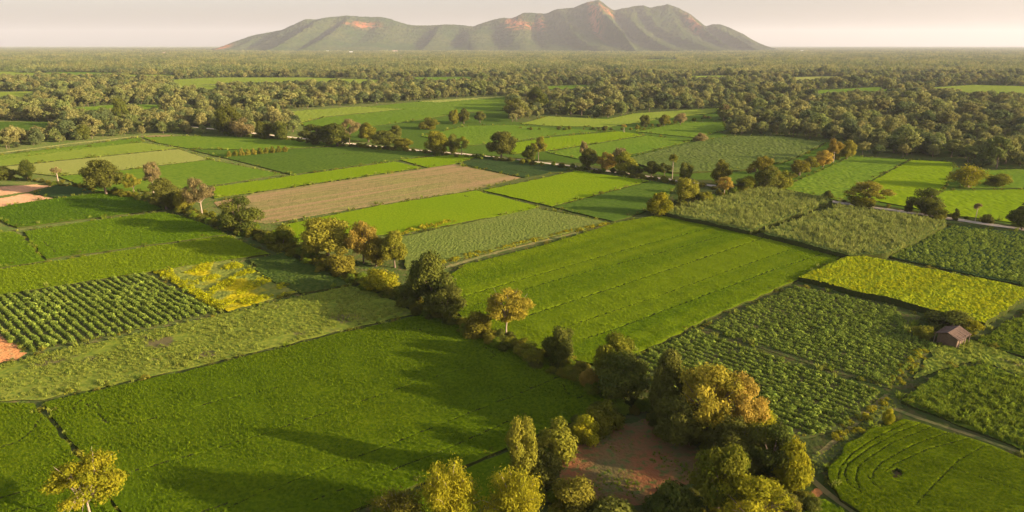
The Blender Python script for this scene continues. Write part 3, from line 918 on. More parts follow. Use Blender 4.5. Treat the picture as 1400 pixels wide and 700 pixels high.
# beyond the sandy road
patch('meadow_ground', 'plain green meadow ground under the strips beyond the sandy road', [(420, 186), (430, 176), (560, 160), (690, 150), (705, 168), (985, 150), (990, 184), (1165, 197), (1175, 214), (1345, 232), (1560, 245), (1560, 330), (1400, 310), (1075, 262), (790, 224), (600, 206)], RICE['cool'], z=0.03, cat='meadow', wav=0.5, cell=8.0, relief=0.0)
far = dict(cell=1.3)
field('rice_paddy', 'brightest yellow green strip beyond the road behind the big round tree', [(690, 197), (760, 187), (846, 179.5), (882, 184.5), (800, 198), (744, 206.5), (700, 211)], 0.4, RICE['bright'], **far)
field('rice_paddy', 'light green field beyond the road left of the brightest strip', [(575, 186), (640, 172), (700, 171), (760, 176), (836, 178), (756, 185), (690, 195), (640, 199)], 0.4, RICE['green'], **far)
field('rice_paddy', 'mid green field beyond the road between bright strip and pale cane', [(748, 208), (884, 185.5), (950, 192), (886, 206), (826, 220), (790, 217)], 0.4, RICE['green'], **far)
field('cane_field', 'broad pale cane field far beyond the road below the woods', [(850, 219), (890, 208), (955, 193), (1000, 186), (1064, 186), (1128, 195), (1084, 217), (1020, 232), (920, 236)], 0.9, CANE, jit=0.14, **far)
field('rice_paddy', 'long lime green meadow strip reaching along the foot of the far woods', [(712, 169), (750, 159), (830, 163), (868, 155), (985, 147.5), (976, 154), (900, 163), (828, 174), (750, 172)], 0.4, RICE['lime'], **far)
field('rice_paddy', 'green wedge between the bushes and the palm at the wood corner', [(870, 180), (930, 168), (988, 166), (992, 178), (950, 188)], 0.4, RICE['green'], **far)
field('rice_paddy', 'dark green wedge beyond the hedge of small trees', [(1040, 235), (1090, 216), (1130, 197), (1160, 200), (1120, 222), (1066, 240)], 0.4, RICE['cool'], **far)
field('rice_paddy', 'dull lime paddy behind the umbrella shaped tree', [(1066, 257), (1116, 236), (1163, 214.5), (1244, 217.5), (1198, 242), (1158, 266), (1148, 274)], 0.4, RICE['green'], **far)
field('rice_paddy', 'vivid green paddy behind the round dark roadside tree', [(1160, 268), (1200, 243.5), (1246, 218.5), (1306, 222), (1288, 262), (1240, 282)], 0.4, RICE['bright'], **far)
field('rice_paddy', 'vivid green paddy beside the pale thin palm at the road', [(1243, 283), (1290, 261), (1400, 259), (1560, 268), (1560, 330), (1400, 306), (1310, 295)], 0.4, RICE['bright'], lines=1, **far)
field('rice_paddy', 'green paddy behind the weeping bamboo clump', [(1310, 257), (1345, 233), (1400, 231), (1560, 238), (1560, 262), (1400, 257)], 0.4, RICE['green'], **far)
# meadows between the woods
cl = dict(cell=2.2)
field('meadow', 'yellow green meadow at the foot of the middle wood', [(330, 158), (400, 152), (490, 145.5), (552, 149), (440, 160), (410, 168)], 0.4, RICE['lime'], **cl)
field('meadow', 'mid green meadow between the middle wood and the road trees', [(410, 169), (445, 160.5), (555, 149), (500, 146), (560, 140), (690, 132), (698, 150), (640, 153), (560, 166), (510, 172), (430, 178)], 0.4, RICE['green'], **cl)
field('meadow', 'pale straw strip on the far rim of the middle meadow', [(570, 138.5), (688, 131.5), (690, 133), (600, 140)], 0.5, RICE['ripening'], **cl)
CLEAR = [
    ('thin green strip far off below the mountain', [(236, 109), (300, 106), (420, 106), (518, 109), (520, 114), (420, 113.5), (300, 114), (240, 119)], 'lime'),
    ('far green clearing by the left woods', [(-100, 131), (0, 126), (50, 124.5), (46, 131), (0, 134), (-100, 140)], 'lime'),
    ('dark green clearing under the left woods', [(-100, 178), (0, 166), (78, 167), (62, 178), (0, 182), (-100, 195)], 'cool'),
    ('pale meadow between two belts of the left woods', [(95, 148), (160, 143), (280, 144), (230, 148), (110, 153)], 'green'),
    ('far clearing strip beyond the right woods', [(1105, 124), (1200, 119), (1240, 121), (1200, 126), (1120, 128)], 'green'),
    ('bright far clearing beyond the right woods', [(1268, 120), (1330, 116), (1400, 118), (1560, 124), (1560, 136), (1400, 129), (1280, 125)], 'lime'),
    ('tiny green gap in the far woods below the mountain', [(745, 118), (800, 116), (812, 121), (752, 122)], 'green'),
    ('thin pale strip at the picture edge in the far left woods', [(-100, 98), (0, 97.5), (50, 99), (52, 103), (0, 104), (-100, 105)], 'lime'),
    ('short pale strip joining the thin green strip far off', [(172, 102), (235, 102), (242, 105.5), (180, 105)], 'lime'),
    ('lime clearing in front of the thin green strip far off', [(238, 117), (300, 116.5), (298, 122), (246, 123)], 'lime'),
    ('tan clearing far off behind the right woods', [(1075, 106), (1145, 104), (1150, 107.5), (1080, 110)], 'ripening'),
    ('thin green streak deep in the woods under the highest peak', [(872, 81.5), (935, 81), (940, 83.5), (880, 84)], 'lime'),
    ('pale streak in the woods under the mountain end', [(938, 104), (1000, 103), (1002, 106), (944, 107)], 'lime'),
    ('small field behind the middle wood under the mountain', [(560, 106), (640, 105), (650, 109), (570, 110)], 'green'),
    ('narrow far field gap in the wood left of the mountain', [(30, 101), (90, 98), (180, 100), (120, 103)], 'green'),
]
for lb, poly, m in CLEAR:
    field('clearing', lb, poly, 0.4, RICE[m], cat='meadow', cell=3.0)
CLEAR_POLYS = [c[1] for c in CLEAR]

# the earth clearing
patch('bare_earth', 'red brown bare clearing ringed by bushes and bamboo', [(752, 640), (790, 612), (838, 580), (880, 572), (930, 592), (962, 622), (948, 660), (900, 690), (850, 692), (800, 676)], REDSOIL, wav=1.6, cell=0.5, relief=0.3)
patch('orange_earth', 'orange eroded ditch bank beside the small wedge paddy', [(1066, 703), (1090, 684), (1116, 666), (1126, 672), (1110, 688), (1088, 702)], ORANGE, wav=0.4, cell=0.5, z=0.03)

# roads and paths
ribbon('dirt_road', 'pale sandy country road crossing the plain behind a row of trees', [(250, 172), (420, 190), (540, 203), (640, 211), (790, 228), (960, 252), (1075, 266), (1150, 277.5), (1240, 290), (1320, 302), (1400, 314), (1600, 345)], 3.6, SANDROAD, z=0.05, cat='road', relief=0.08)
ribbon('footpath', 'worn tan footpath along the near edge of the pale bean field', [(838, 306.5), (760, 325), (690, 342), (640, 356), (590, 372)], 1.6, TRACK, z=0.03)
ribbon('footpath', 'grassy track along the top of the rounded rice paddy', [(1215, 556), (1236, 566), (1320, 592), (1400, 621), (1520, 664)], 0.9, TRACK, z=0.03)
ribbon('footpath', 'worn tan path running down beside the leafy bush rows', [(1212, 540), (1180, 570), (1150, 596), (1118, 622)], 0.8, TRACK, z=0.03)
ribbon('footpath', 'tan track curving past the orange ditch bank', [(1080, 628), (1098, 644), (1118, 660), (1126, 676), (1150, 690), (1200, 722)], 1.1, TRACK, z=0.06)
ribbon('footpath', 'dull grass track between the yellow crop and the green weeds', [(1330, 462), (1352, 446), (1385, 422), (1430, 396)], 2.6, GRASSY, z=0.03)
ribbon('ditch_bank', 'grassy ditch bank between two dark paddies in the near corner', [(40, 540), (54, 556), (110, 628), (172, 712)], 1.0, GRASSY, z=0.03)
ribbon('footpath', 'brown track below the far left woods', [(-150, 226), (0, 209), (100, 196), (190, 186)], 3.0, TRACK, z=0.03)
patch('short_grass', 'short grass lane beside the orange path and the leafy rows', [(1226, 536), (1236, 552), (1190, 586), (1150, 612), (1130, 640), (1122, 650), (1105, 628), (1150, 600), (1190, 566)], GRASSY, z=0.014, cat='grass', kind='stuff')

# ------------------------------------------------------------------ row crops and weeds made of plants


def small_plant(seed, n, rad, hgt, leaf, mat, up=0.5, aspect=0.55):
    r = np.random.default_rng(seed)
    L = Leaves()
    d = r.normal(size=(n, 3))
    d[:, 2] = np.abs(d[:, 2])
    d /= np.linalg.norm(d, axis=1, keepdims=True)
    P = d * r.uniform(0.55, 1, (n, 1)) * np.array([rad, rad, hgt])
    P[:, 2] += 0.05
    L.add(P, d * 0.6 + r.normal(size=(n, 3)) * 0.5 + np.array([0, 0, up]), leaf, r.uniform(0, 1, n), aspect=aspect, r=r)
    return L.mesh('plant', mat)


def tuft(seed, n, rad, hgt, wd, mat):
    """a tuft of bent blades"""
    r = np.random.default_rng(seed)
    V, T = [], []
    for k in range(n):
        az = r.uniform(0, 6.28)
        b = np.array([r.normal(0, rad * 0.4), r.normal(0, rad * 0.4), 0])
        d = np.array([math.cos(az), math.sin(az), 0])
        s = np.array([-d[1], d[0], 0]) * wd
        h = hgt * r.uniform(0.6, 1.05)
        m = b + d * rad * 0.35 + np.array([0, 0, h * 0.65])
        e = b + d * rad * r.uniform(0.6, 1.1) + np.array([0, 0, h])
        V += [b - s, b + s, m + s, m - s, m - s, m + s, e + s * 0.2, e - s * 0.2]
        T += [r.uniform(0, 1)] * 2
        T[-1] = T[-2]
    V = np.array(V)
    return mesh_np('tuft', V, np.arange(len(V)).reshape(-1, 4), mat, tint=T)


C_CASS = proto_collection('row_crop_plants', [proto_obj('plant', small_plant(i, 80, 0.62, 0.85, 0.17, LEAF['cassava'])) for i in range(4)])
C_WEED = proto_collection('weed_plants', [proto_obj('plant', tuft(i, 26, 0.5, 0.85, 0.05, LEAF['weed'])) for i in range(3)] + [proto_obj('plant', small_plant(9 + i, 70, 0.6, 0.7, 0.13, LEAF['weed'])) for i in range(2)])
C_DRY = proto_collection('dry_weed_plants', [proto_obj('plant', tuft(20 + i, 26, 0.5, 0.75, 0.045, LEAF['weedy'])) for i in range(3)] + [proto_obj('plant', small_plant(29, 60, 0.6, 0.55, 0.12, LEAF['weedy']))])
C_BUND = proto_collection('bund_plants', [proto_obj('plant', tuft(70, 26, 0.5, 0.8, 0.05, LEAF['weed'])), proto_obj('plant', tuft(71, 26, 0.5, 0.8, 0.05, LEAF['weedy'])), proto_obj('plant', small_plant(72, 70, 0.6, 0.7, 0.13, LEAF['olive'])), proto_obj('plant', small_plant(73, 70, 0.6, 0.7, 0.13, LEAF['dark']))])
C_CANE = proto_collection('cane_plants', [proto_obj('plant', tuft(40 + i, 20, 0.45, 1.5, 0.055, LEAF['cane'])) for i in range(4)])
C_FLOW = proto_collection('flower_plants', [proto_obj('plant', small_plant(50 + i, 60, 0.5, 0.45, 0.10, LEAF['flower'])) for i in range(3)])
C_BUSH = proto_collection('scrub_plants', [proto_obj('plant', PROTO['bush'][i][0], [LEAF[m]]) for i, m in ((0, 'dark'), (1, 'olive'), (2, 'dark'), (3, 'olive'), (0, 'olive'), (1, 'weed'))])
C_YBUSH = proto_collection('leafy_plants', [proto_obj('plant', small_plant(60 + i, 90, 0.7, 1.0, 0.16, LEAF['yellow'])) for i in range(3)])


def sc_poly(name, label, poly, coll, step, size, cat, z=0.0, rot=0.0, step2=None, jitter=0.45, thin=None):
    g = points_in(poly, step, jitter, z, rot, step2)
    if thin:
        g = g[noise2(g, thin[0], thin[2] if len(thin) > 2 else 41) > thin[1]]
    r = np.random.default_rng(len(g) + 5)
    if coll is C_CASS:
        g = g[r.random(len(g)) > 0.05]
    s = size * r.lognormal(-0.03, 0.24, len(g)).clip(0.45, 1.6) * (1 + 0.15 * noise2(g, 18, 56))
    return scatter(name, label, np.column_stack([g, np.full(len(g), z)]), coll, s, cat)


qa = rows_dir((95, 385), (190, 450))
sc_poly('crop_rows', 'dark green leafy bushes in neat straight rows left of the yellow flowers', [(-118, 436), (0, 406), (204, 374), (302, 426), (160, 456), (40, 480), (0, 455), (-90, 468)], C_CASS, 0.7, 0.95, 'crop', 0.1, qa, 1.7, 0.22)
qb = rows_dir((960, 450), (1215, 533))
sc_poly('crop_rows', 'green leafy bushes in rows on the larger square below the yellow crop', [(962, 449), (1088, 392), (1222, 422), (1236, 440), (1240, 458), (1282, 470), (1266, 482), (1214, 530)], C_CASS, 0.68, 0.74, 'crop', 0.1, qb, 1.5, 0.18)
sc_poly('crop_rows', 'green leafy bushes in rows on the nearer strip behind the orange hedge trees', [(870, 489), (950, 454), (1202, 539), (1152, 586), (1064, 602), (960, 570), (900, 530)], C_CASS, 0.7, 0.80, 'crop', 0.1, qb, 1.65, 0.16)
sc_poly('leaf_rows', 'dark leafy rows of the crop above the yellow field', [(1301, 310), (1400, 320), (1540, 340), (1540, 418), (1400, 390), (1216, 351)], C_CASS, 1.0, 0.8, 'crop', 0.35, qb, 1.6, 0.3)
sc_poly('cane_stalks', 'leaf tips standing over the cane block at the road bend', [(905, 291), (1040, 258), (1090, 265), (1138, 275), (1026, 317)], C_CANE, 1.0, 1.0, 'cane', 1.3, 0.3, 1.3)
sc_poly('cane_stalks', 'leaf tips standing over the straw green cane block', [(1042, 319), (1146, 283), (1220, 292), (1295, 307), (1212, 349), (1160, 350)], C_CANE, 1.0, 1.0, 'cane', 1.3, 0.3, 1.3)
sc_poly('weeds', 'lush weed tufts above the rounded rice paddy', [(1234, 548), (1290, 508), (1345, 501), (1400, 521), (1530, 560), (1530, 655), (1400, 613)], C_WEED, 0.85, 0.85, 'weeds', 0.35)
sc_poly('weeds', 'lush weed tufts right of the wooden hut', [(1338, 466), (1372, 445), (1424, 422), (1530, 446), (1530, 522), (1400, 487)], C_WEED, 0.9, 0.8, 'weeds', 0.35)
sc_poly('weeds', 'pale dry weed tufts in front of the wooden hut', [(1276, 480), (1312, 466), (1350, 471), (1400, 493), (1520, 530), (1400, 513), (1340, 495), (1290, 503), (1252, 519)], C_DRY, 1.2, 0.75, 'weeds', 0.15, thin=(9, -0.3))
sc_poly('weeds', 'dry grass tufts on the fallow strip above the dark paddy', [(-130, 543), (-130, 514), (0, 501), (38, 489), (160, 463), (304, 431), (414, 405), (480, 392), (560, 426), (438, 458), (248, 505), (60, 544), (0, 548)], C_DRY, 0.8, 0.6, 'weeds', 0.12, thin=(14, -0.8))
sc_poly('weeds', 'sparse grass tufts greening the rim of the red brown clearing', [(758, 638), (792, 612), (840, 582), (880, 574), (928, 594), (956, 622), (940, 656), (900, 684), (850, 686), (800, 672)], C_WEED, 0.7, 0.38, 'weeds', 0.02, thin=(12, -0.1))
sc_poly('weeds', 'short weeds on the grass lane beside the worn tan path', [(1226, 538), (1234, 552), (1190, 586), (1150, 612), (1130, 640), (1122, 648), (1106, 628), (1152, 600), (1192, 566)], C_DRY, 0.7, 0.4, 'weeds', 0.02)
sc_poly('flowers', 'clumps of yellow blossom on the flowering weed patch', [(214, 372), (312, 355), (352, 374), (412, 398), (314, 424)], C_FLOW, 0.8, 1.0, 'flowers', 0.25, thin=(11, 0.15))
sc_poly('flowers', 'line of yellow blossom along the edge of the neat crop rows', [(210, 372), (226, 370), (310, 420), (300, 425)], C_FLOW, 0.8, 1.2, 'flowers', 0.2)
sc_poly('flowers', 'blossom heads over the tall yellow flowering crop', [(1094, 379), (1166, 349), (1280, 371), (1400, 395), (1410, 400), (1346, 440), (1226, 411)], C_FLOW, 1.1, 0.75, 'flowers', 1.35)


def along(line, step, spread, seed):
    P = np.array([G(x, y) for x, y in line])
    r = np.random.default_rng(seed)
    out = []
    for a, b in zip(P[:-1], P[1:]):
        m = max(1, int(np.hypot(*(b - a)) / step))
        t = (np.arange(m) + r.uniform(0, 1, m)) / m
        out.append(a + (b - a) * t[:, None])
    out = np.concatenate(out)
    return out + r.normal(size=out.shape) * spread


def hedge(name, label, line, step, spread, size, coll, hs=0.9, seed=1, cat='hedge'):
    g = along(line, step, spread, seed)
    r = np.random.default_rng(seed + 9)
    s = size * r.uniform(0.55, 1.3, len(g))
    return scatter(name, label, np.column_stack([g, 0 * g[:, 0]]), coll, np.column_stack([s, s, s * hs * r.uniform(0.7, 1.2, len(g))]), cat, tilt=0.06)


HEDGE = [(150, 264), (190, 270), (240, 284), (290, 304), (330, 317), (375, 332), (430, 357), (480, 380), (520, 398), (560, 414), (610, 437), (660, 458), (705, 477), (750, 497), (800, 520), (850, 547)]
hedge('undergrowth', 'continuous dark undergrowth along the foot of the diagonal hedge', HEDGE, 0.55, 1.5, 3.3, C_BUSH, 0.7, 2, 'undergrowth')
hedge('undergrowth', 'dense scrub below the orange trees above the red clearing', [(850, 548), (880, 562), (920, 585), (960, 606), (1010, 632), (1060, 650), (1090, 660)], 0.8, 1.7, 3.4, C_BUSH, 0.8, 3, 'undergrowth')
hedge('undergrowth', 'scrub on the paddy side of the red clearing', [(846, 560), (806, 588), (770, 606), (736, 632), (730, 670), (760, 696), (820, 712), (890, 716)], 0.8, 1.3, 2.6, C_BUSH, 0.8, 4, 'undergrowth')
hedge('undergrowth', 'scrub filling the bottom edge around the broad leaved tree', [(930, 690), (960, 712), (1010, 716), (1050, 706), (1080, 676), (1040, 690), (990, 720), (900, 730), (780, 728)], 0.55, 2.0, 2.8, C_BUSH, 0.8, 5, 'undergrowth')
hedge('undergrowth', 'low scrub between the trees along the sandy road', [(300, 183), (420, 195), (540, 206), (640, 215), (790, 231), (960, 256), (1060, 262)], 2.6, 1.8, 3.6, C_BUSH, 0.7, 6, 'undergrowth')
hedge('undergrowth', 'low scrub along the road beside the cane blocks', [(1150, 275), (1240, 287), (1320, 299), (1400, 311)], 3.4, 1.2, 2.2, C_BUSH, 0.6, 7, 'undergrowth')
hedge('undergrowth', 'scrub under the slanting row of small trees by the cane', [(905, 290), (950, 277), (1000, 263), (1050, 257), (1090, 238), (1130, 219), (1165, 206)], 1.8, 1.6, 3.4, C_BUSH, 0.75, 8, 'undergrowth')
hedge('leafy_border', 'yellow leafy border along the pale bean field', [(832, 306), (760, 322), (700, 337), (640, 351), (575, 366)], 0.6, 0.5, 1.2, C_YBUSH, 0.8, 9, 'border')
hedge('leafy_border', 'small yellow bushes on the far edge of the pale bean field', [(540, 322), (575, 314), (620, 304)], 1.0, 0.8, 1.6, C_YBUSH, 0.9, 10, 'border')
hedge('leafy_border', 'yellow weeds along the orange path by the leafy rows', [(1216, 545), (1188, 568), (1160, 590), (1140, 606)], 0.8, 0.7, 1.0, C_YBUSH, 0.8, 11, 'border')
hedge('leafy_border', 'yellow weeds along the row ends in front of the hut', [(1268, 480), (1240, 504), (1218, 526)], 0.8, 0.9, 0.9, C_YBUSH, 0.8, 12, 'border')
hedge('undergrowth', 'low bushes beyond the road among the far bright strips', [(700, 176), (740, 178), (800, 178), (860, 178), (900, 172), (980, 160)], 5.5, 2.5, 3.6, C_BUSH, 0.7, 13, 'undergrowth')
hedge('undergrowth', 'low bushes at the edge of the bare pink plots', [(-30, 244), (20, 245), (60, 249), (100, 254), (130, 262)], 2.0, 1.8, 2.6, C_BUSH, 0.7, 14, 'undergrowth')

# ------------------------------------------------------------------ individual trees and shrubs
GH = 'trees along the diagonal hedge'
GR = 'trees along the sandy road'
GC = 'trees and shrubs round the red clearing'
GS = 'slanting row of small trees by the cane'
GB = 'bushes and trees beyond the road'
T = [
    # kind, cx, top, base, width, leaf, name, label, category, group
    ('round', 146, 217, 267, 44, 'dark', 'round_tree', 'lone round dark crowned tree on a thin trunk by the far strips', 'tree', GH),
    ('oval', 38, 218, 246, 21, 'dark', 'small_tree', 'small dark upright tree beside the bare pink plots', 'tree', None),
    ('bush', 6, 224, 246, 30, 'dark', 'shrub', 'dark shrub at the picture edge above the bare pink plots', 'shrub', None),
    ('pollard', 80, 228, 251, 11, 'pale', 'pollarded_tree', 'thin pale pollarded trunk with a small tuft near the pink plots', 'tree', None),
    ('feathery', 184, 236, 268, 22, 'olive', 'slender_tree', 'slender olive tree just right of the lone round tree', 'tree', GH),
    ('feathery', 210, 219, 264, 24, 'pale', 'feathery_tree', 'tall thin feathery tan tree with see-through crown at the hedge start', 'tree', GH),
    ('round', 228, 245, 286, 40, 'dark', 'hedge_tree', 'low broad dark green hedge tree beneath the thin feathery tan tree', 'tree', GH),
    ('oval', 252, 258, 290, 24, 'olive', 'hedge_tree', 'small olive hedge tree left of the pale trunked tan tree', 'tree', GH),
    ('feathery', 277, 241, 297, 38, 'pale', 'feathery_tree', 'tan leaved tree with a clear pale trunk above the stubble field corner', 'tree', GH),
    ('round', 330, 267, 319, 52, 'dark', 'round_tree', 'broad dark dense tree at the near corner of the stubble field', 'tree', GH),
    ('bush', 386, 306, 340, 42, 'olive', 'hedge_bush', 'yellowish green hedge bush at the end of the vivid green strip', 'shrub', GH),
    ('round', 449, 296, 354, 66, 'olive', 'round_tree', 'large spreading olive tree in the hedge before the vivid green strip', 'tree', GH),
    ('dome', 497, 300, 360, 44, 'orange', 'feathery_tree', 'hazy orange feathery tree between two olive hedge trees', 'tree', GH),
    ('oval', 514, 324, 364, 32, 'olive', 'hedge_tree', 'smaller olive hedge tree directly right of the hazy orange tree', 'tree', GH),
    ('round', 540, 316, 366, 34, 'olive', 'hedge_tree', 'taller olive hedge tree against the pale bean field', 'tree', GH),
    ('bush', 470, 338, 374, 46, 'olive', 'hedge_bush', 'olive bush in shade below the large spreading olive tree', 'shrub', GH),
    ('bush', 521, 362, 398, 46, 'yellow', 'hedge_bush', 'bright yellow green hedge bush lit by the sun', 'shrub', GH),
    ('bush', 558, 378, 418, 38, 'dark', 'hedge_bush', 'dark hedge bush left of the tallest dense hedge tree', 'shrub', GH),
    ('oval', 593, 345, 424, 62, 'dark', 'tall_tree', 'tallest dense hedge tree, dark with a golden lit side', 'tree', GH),
    ('round', 611, 392, 439, 50, 'dark', 'round_tree', 'low rounded dark tree at the foot of the tallest hedge tree', 'tree', GH),
    ('airy', 692, 395, 462, 66, 'amber', 'spreading_tree', 'pale golden spreading tree with a forked light trunk', 'tree', GH),
    ('bush', 656, 424, 460, 42, 'olive', 'hedge_bush', 'olive bush on the left flank of the pale golden spreading tree', 'shrub', GH),
    ('oval', 765, 441, 498, 44, 'dark', 'hedge_tree', 'dark bushy tree alone between pale golden tree and yellow green pair', 'tree', GH),
    ('bush', 730, 468, 496, 34, 'olive', 'hedge_bush', 'low olive bush between the pale golden tree and the dark bushy tree', 'shrub', GH),
    ('round', 838, 457, 528, 54, 'olive', 'hedge_tree', 'yellow green tree top rising at the corner of the leafy rows', 'tree', GH),
    ('round', 850, 485, 550, 66, 'dark', 'hedge_tree', 'dark green tree in front of the yellow green tree top', 'tree', GH),
    ('bush', 806, 500, 532, 30, 'orange', 'hedge_bush', 'small rusty bush before the yellow green tree pair', 'shrub', GH),
    ('round', 915, 482, 572, 58, 'dark', 'round_tree', 'dark tree at the left end of the big orange clump', 'tree', GH),
    ('dome', 965, 494, 600, 88, 'amber', 'spreading_tree', 'large golden amber tree above the red clearing', 'tree', GH),
    ('dome', 1004, 506, 604, 66, 'orange', 'spreading_tree', 'orange brown tree crown nearest the leafy rows', 'tree', GH),
    ('bush', 1032, 545, 606, 52, 'yellow', 'hedge_bush', 'yellow leaved bush at the right flank of the orange trees', 'shrub', GH),
    ('round', 930, 545, 610, 66, 'dark', 'round_tree', 'dark green tree in the shade below the orange trees', 'tree', GC),
    ('round', 1000, 575, 640, 80, 'dark', 'round_tree', 'blackish green tree at the upper right rim of the red clearing', 'tree', GC),
    ('round', 1052, 578, 652, 70, 'dark', 'round_tree', 'dark tree between orange trees and the orange ditch bank', 'tree', GC),
    ('bush', 1078, 592, 670, 56, 'yellow', 'clearing_bush', 'gold lit bush leaning over the tan track', 'shrub', GC),
    ('bush', 826, 548, 592, 54, 'olive', 'clearing_bush', 'olive bush at the top corner of the red clearing', 'shrub', GC),
    ('bush', 766, 572, 622, 58, 'olive', 'clearing_bush', 'broad olive bush between dark paddy and red clearing', 'shrub', GC),
    ('bush', 800, 566, 606, 38, 'yellow', 'clearing_bush', 'small yellowish bush in the row above the red clearing', 'shrub', GC),
    ('oval', 713, 570, 664, 42, 'olive', 'upright_tree', 'upright yellow green tree at the left corner of the red clearing', 'tree', GC),
    ('bush', 742, 610, 662, 50, 'dark', 'clearing_bush', 'dark green bush just right of the upright yellow green tree', 'shrub', GC),
    ('round', 980, 608, 706, 74, 'olive', 'broadleaf_tree', 'sunlit yellow green broad leaved tree right of the red clearing', 'tree', GC),
    ('dome', 1022, 650, 735, 92, 'yellow', 'feathery_tree', 'gold feathery tree in front of the sunlit broad leaved tree', 'tree', GC),
    ('bush', 915, 654, 716, 74, 'dark', 'clearing_bush', 'round dark shrub at the lower right rim of the red clearing', 'shrub', GC),
    ('bamboo', 618, 626, 742, 92, 'yellow', 'bamboo_clump', 'brightest yellow bamboo plume at the bottom edge', 'bamboo', GC),
    ('bamboo', 546, 672, 748, 92, 'olive', 'bamboo_clump', 'olive bamboo clump mostly below the frame beside the brightest plume', 'bamboo', GC),
    ('bamboo', 702, 640, 742, 92, 'yellow', 'bamboo_clump', 'golden bamboo clump below the upright yellow green tree', 'bamboo', GC),
    ('bush', 780, 648, 706, 66, 'olive', 'clearing_bush', 'olive shrub at the lower left rim of the red clearing', 'shrub', GC),
    ('bush', 838, 684, 732, 86, 'dark', 'clearing_bush', 'dark shrub at the bottom edge below the red clearing', 'shrub', GC),
    ('airy', 126, 624, 722, 92, 'yellow', 'yellow_tree', 'bright yellow crowned tree with pale forked limbs in the near corner', 'tree', None),
    # along the sandy road
    ('oval', 114, 168, 191, 18, 'dark', 'round_tree', 'small dark tree standing out at the brown track below the woods', 'tree', None),
    ('oval', 167, 133, 170, 18, 'dark', 'column_tree', 'tall column shaped brown green tree above the left wood belt', 'tree', None),
    ('oval', 314, 143, 184, 33, 'dark', 'tall_tree', 'tall dull dark tree at the wood end where the road begins', 'tree', GR),
    ('bush', 334, 160, 186, 34, 'pale', 'road_bush', 'dull tan bush beside the tall dull tree where the road begins', 'shrub', GR),
    ('oval', 363, 163, 190, 24, 'dark', 'road_tree', 'dark roadside tree, first of a close pair left of the meadow gap', 'tree', GR),
    ('oval', 384, 163, 191, 24, 'dark', 'road_tree', 'dark roadside tree, second of a close pair left of the meadow gap', 'tree', GR),
    ('round', 429, 169, 198, 32, 'dark', 'road_tree', 'dark roadside tree opening the dense run right of the meadow gap', 'tree', GR),
    ('round', 462, 169, 200, 42, 'dark', 'road_tree', 'widest dark tree in the dense roadside run', 'tree', GR),
    ('feathery', 478, 160, 198, 26, 'pale', 'feathery_tree', 'tan feathery tree poking above the dense roadside run', 'tree', GR),
    ('round', 504, 168, 194, 25, 'olive', 'road_tree', 'rounded olive tree set back behind the dense roadside run', 'tree', GR),
    ('round', 528, 178, 204, 34, 'dark', 'road_tree', 'low dark tree closing the dense roadside run', 'tree', GR),
    ('bush', 553, 185, 205, 26, 'olive', 'road_bush', 'rusty olive bush after the dense roadside run', 'shrub', GR),
    ('oval', 541, 169, 190, 18, 'dark', 'small_tree', 'small dark tree behind the low dark tree on the road', 'tree', GB),
    ('oval', 599, 178, 212, 30, 'olive', 'road_tree', 'warm brown upright tree left of the leaning pair on the road', 'tree', GR),
    ('oval', 620, 183, 210, 18, 'dark', 'road_tree', 'dark half of the leaning roadside pair', 'tree', GR),
    ('feathery', 631, 185, 213, 20, 'olive', 'road_tree', 'loose olive half of the leaning roadside pair', 'tree', GR),
    ('round', 685, 178, 218, 36, 'dark', 'round_tree', 'big round dark roadside tree before the brightest strip', 'tree', GR),
    ('oval', 724, 196, 220, 18, 'dark', 'road_tree', 'low dark tree left of the tall flat topped one on the road', 'tree', GR),
    ('feathery', 736, 186, 220, 20, 'olive', 'road_tree', 'tall flat topped olive tree beside a low dark one', 'tree', GR),
    ('feathery', 797, 191, 222, 12, 'pale', 'feathery_tree', 'wispy pale tree behind the round olive tree on the road', 'tree', GR),
    ('round', 803, 203, 231, 23, 'dark', 'road_tree', 'round olive brown tree in front of the wispy pale tree', 'tree', GR),
    ('round', 829, 208, 232, 25, 'orange', 'road_tree', 'golden orange rounded tree on the road left of the fan palm', 'tree', GR),
    ('toddy', 846, 196, 234, 24, 'pale', 'fan_palm', 'fan palm with upright tan fronds on the road', 'palm', GR),
    ('round', 854, 208, 238, 28, 'olive', 'road_tree', 'olive tree hugging the foot of the roadside fan palm', 'tree', GR),
    ('bush', 868, 224, 240, 22, 'dark', 'road_bush', 'dark bush right of the roadside fan palm', 'shrub', GR),
    ('round', 890, 219, 242, 20, 'dark', 'road_tree', 'dark oval tree before the slim palm on the road', 'tree', GR),
    ('feathery', 908, 222, 244, 18, 'dark', 'road_tree', 'thin bluish shrub tree between dark oval tree and slim palm', 'tree', GR),
    ('palm', 919, 209, 244, 13, 'olive', 'slim_palm', 'slim tall palm with a small dark head on the road', 'palm', GR),
    ('oval', 937, 219, 250, 19, 'dark', 'road_tree', 'dark upright tree right of the slim palm', 'tree', GR),
    ('oval', 938, 242, 278, 32, 'olive', 'olive_tree', 'olive tree on the near side of the road above the yellow bush', 'tree', GS),
    ('bush', 903, 259, 294, 40, 'yellow', 'yellow_bush', 'large rounded yellow bush at the corner of the cane block', 'shrub', GS),
    ('bush', 962, 258, 280, 26, 'olive', 'row_bush', 'low olive bush along the cane edge right of the olive tree', 'shrub', GS),
    ('round', 984, 218, 252, 23, 'olive', 'row_tree', 'reddish olive round head rising at the road end of the cane edge', 'tree', GS),
    ('feathery', 990, 240, 268, 24, 'orange', 'row_tree', 'pinkish tan feathery tree below the reddish olive round head', 'tree', GS),
    ('bush', 1018, 238, 260, 30, 'olive', 'row_bush', 'brownish bush before the tallest tree at the top of the cane', 'shrub', GS),
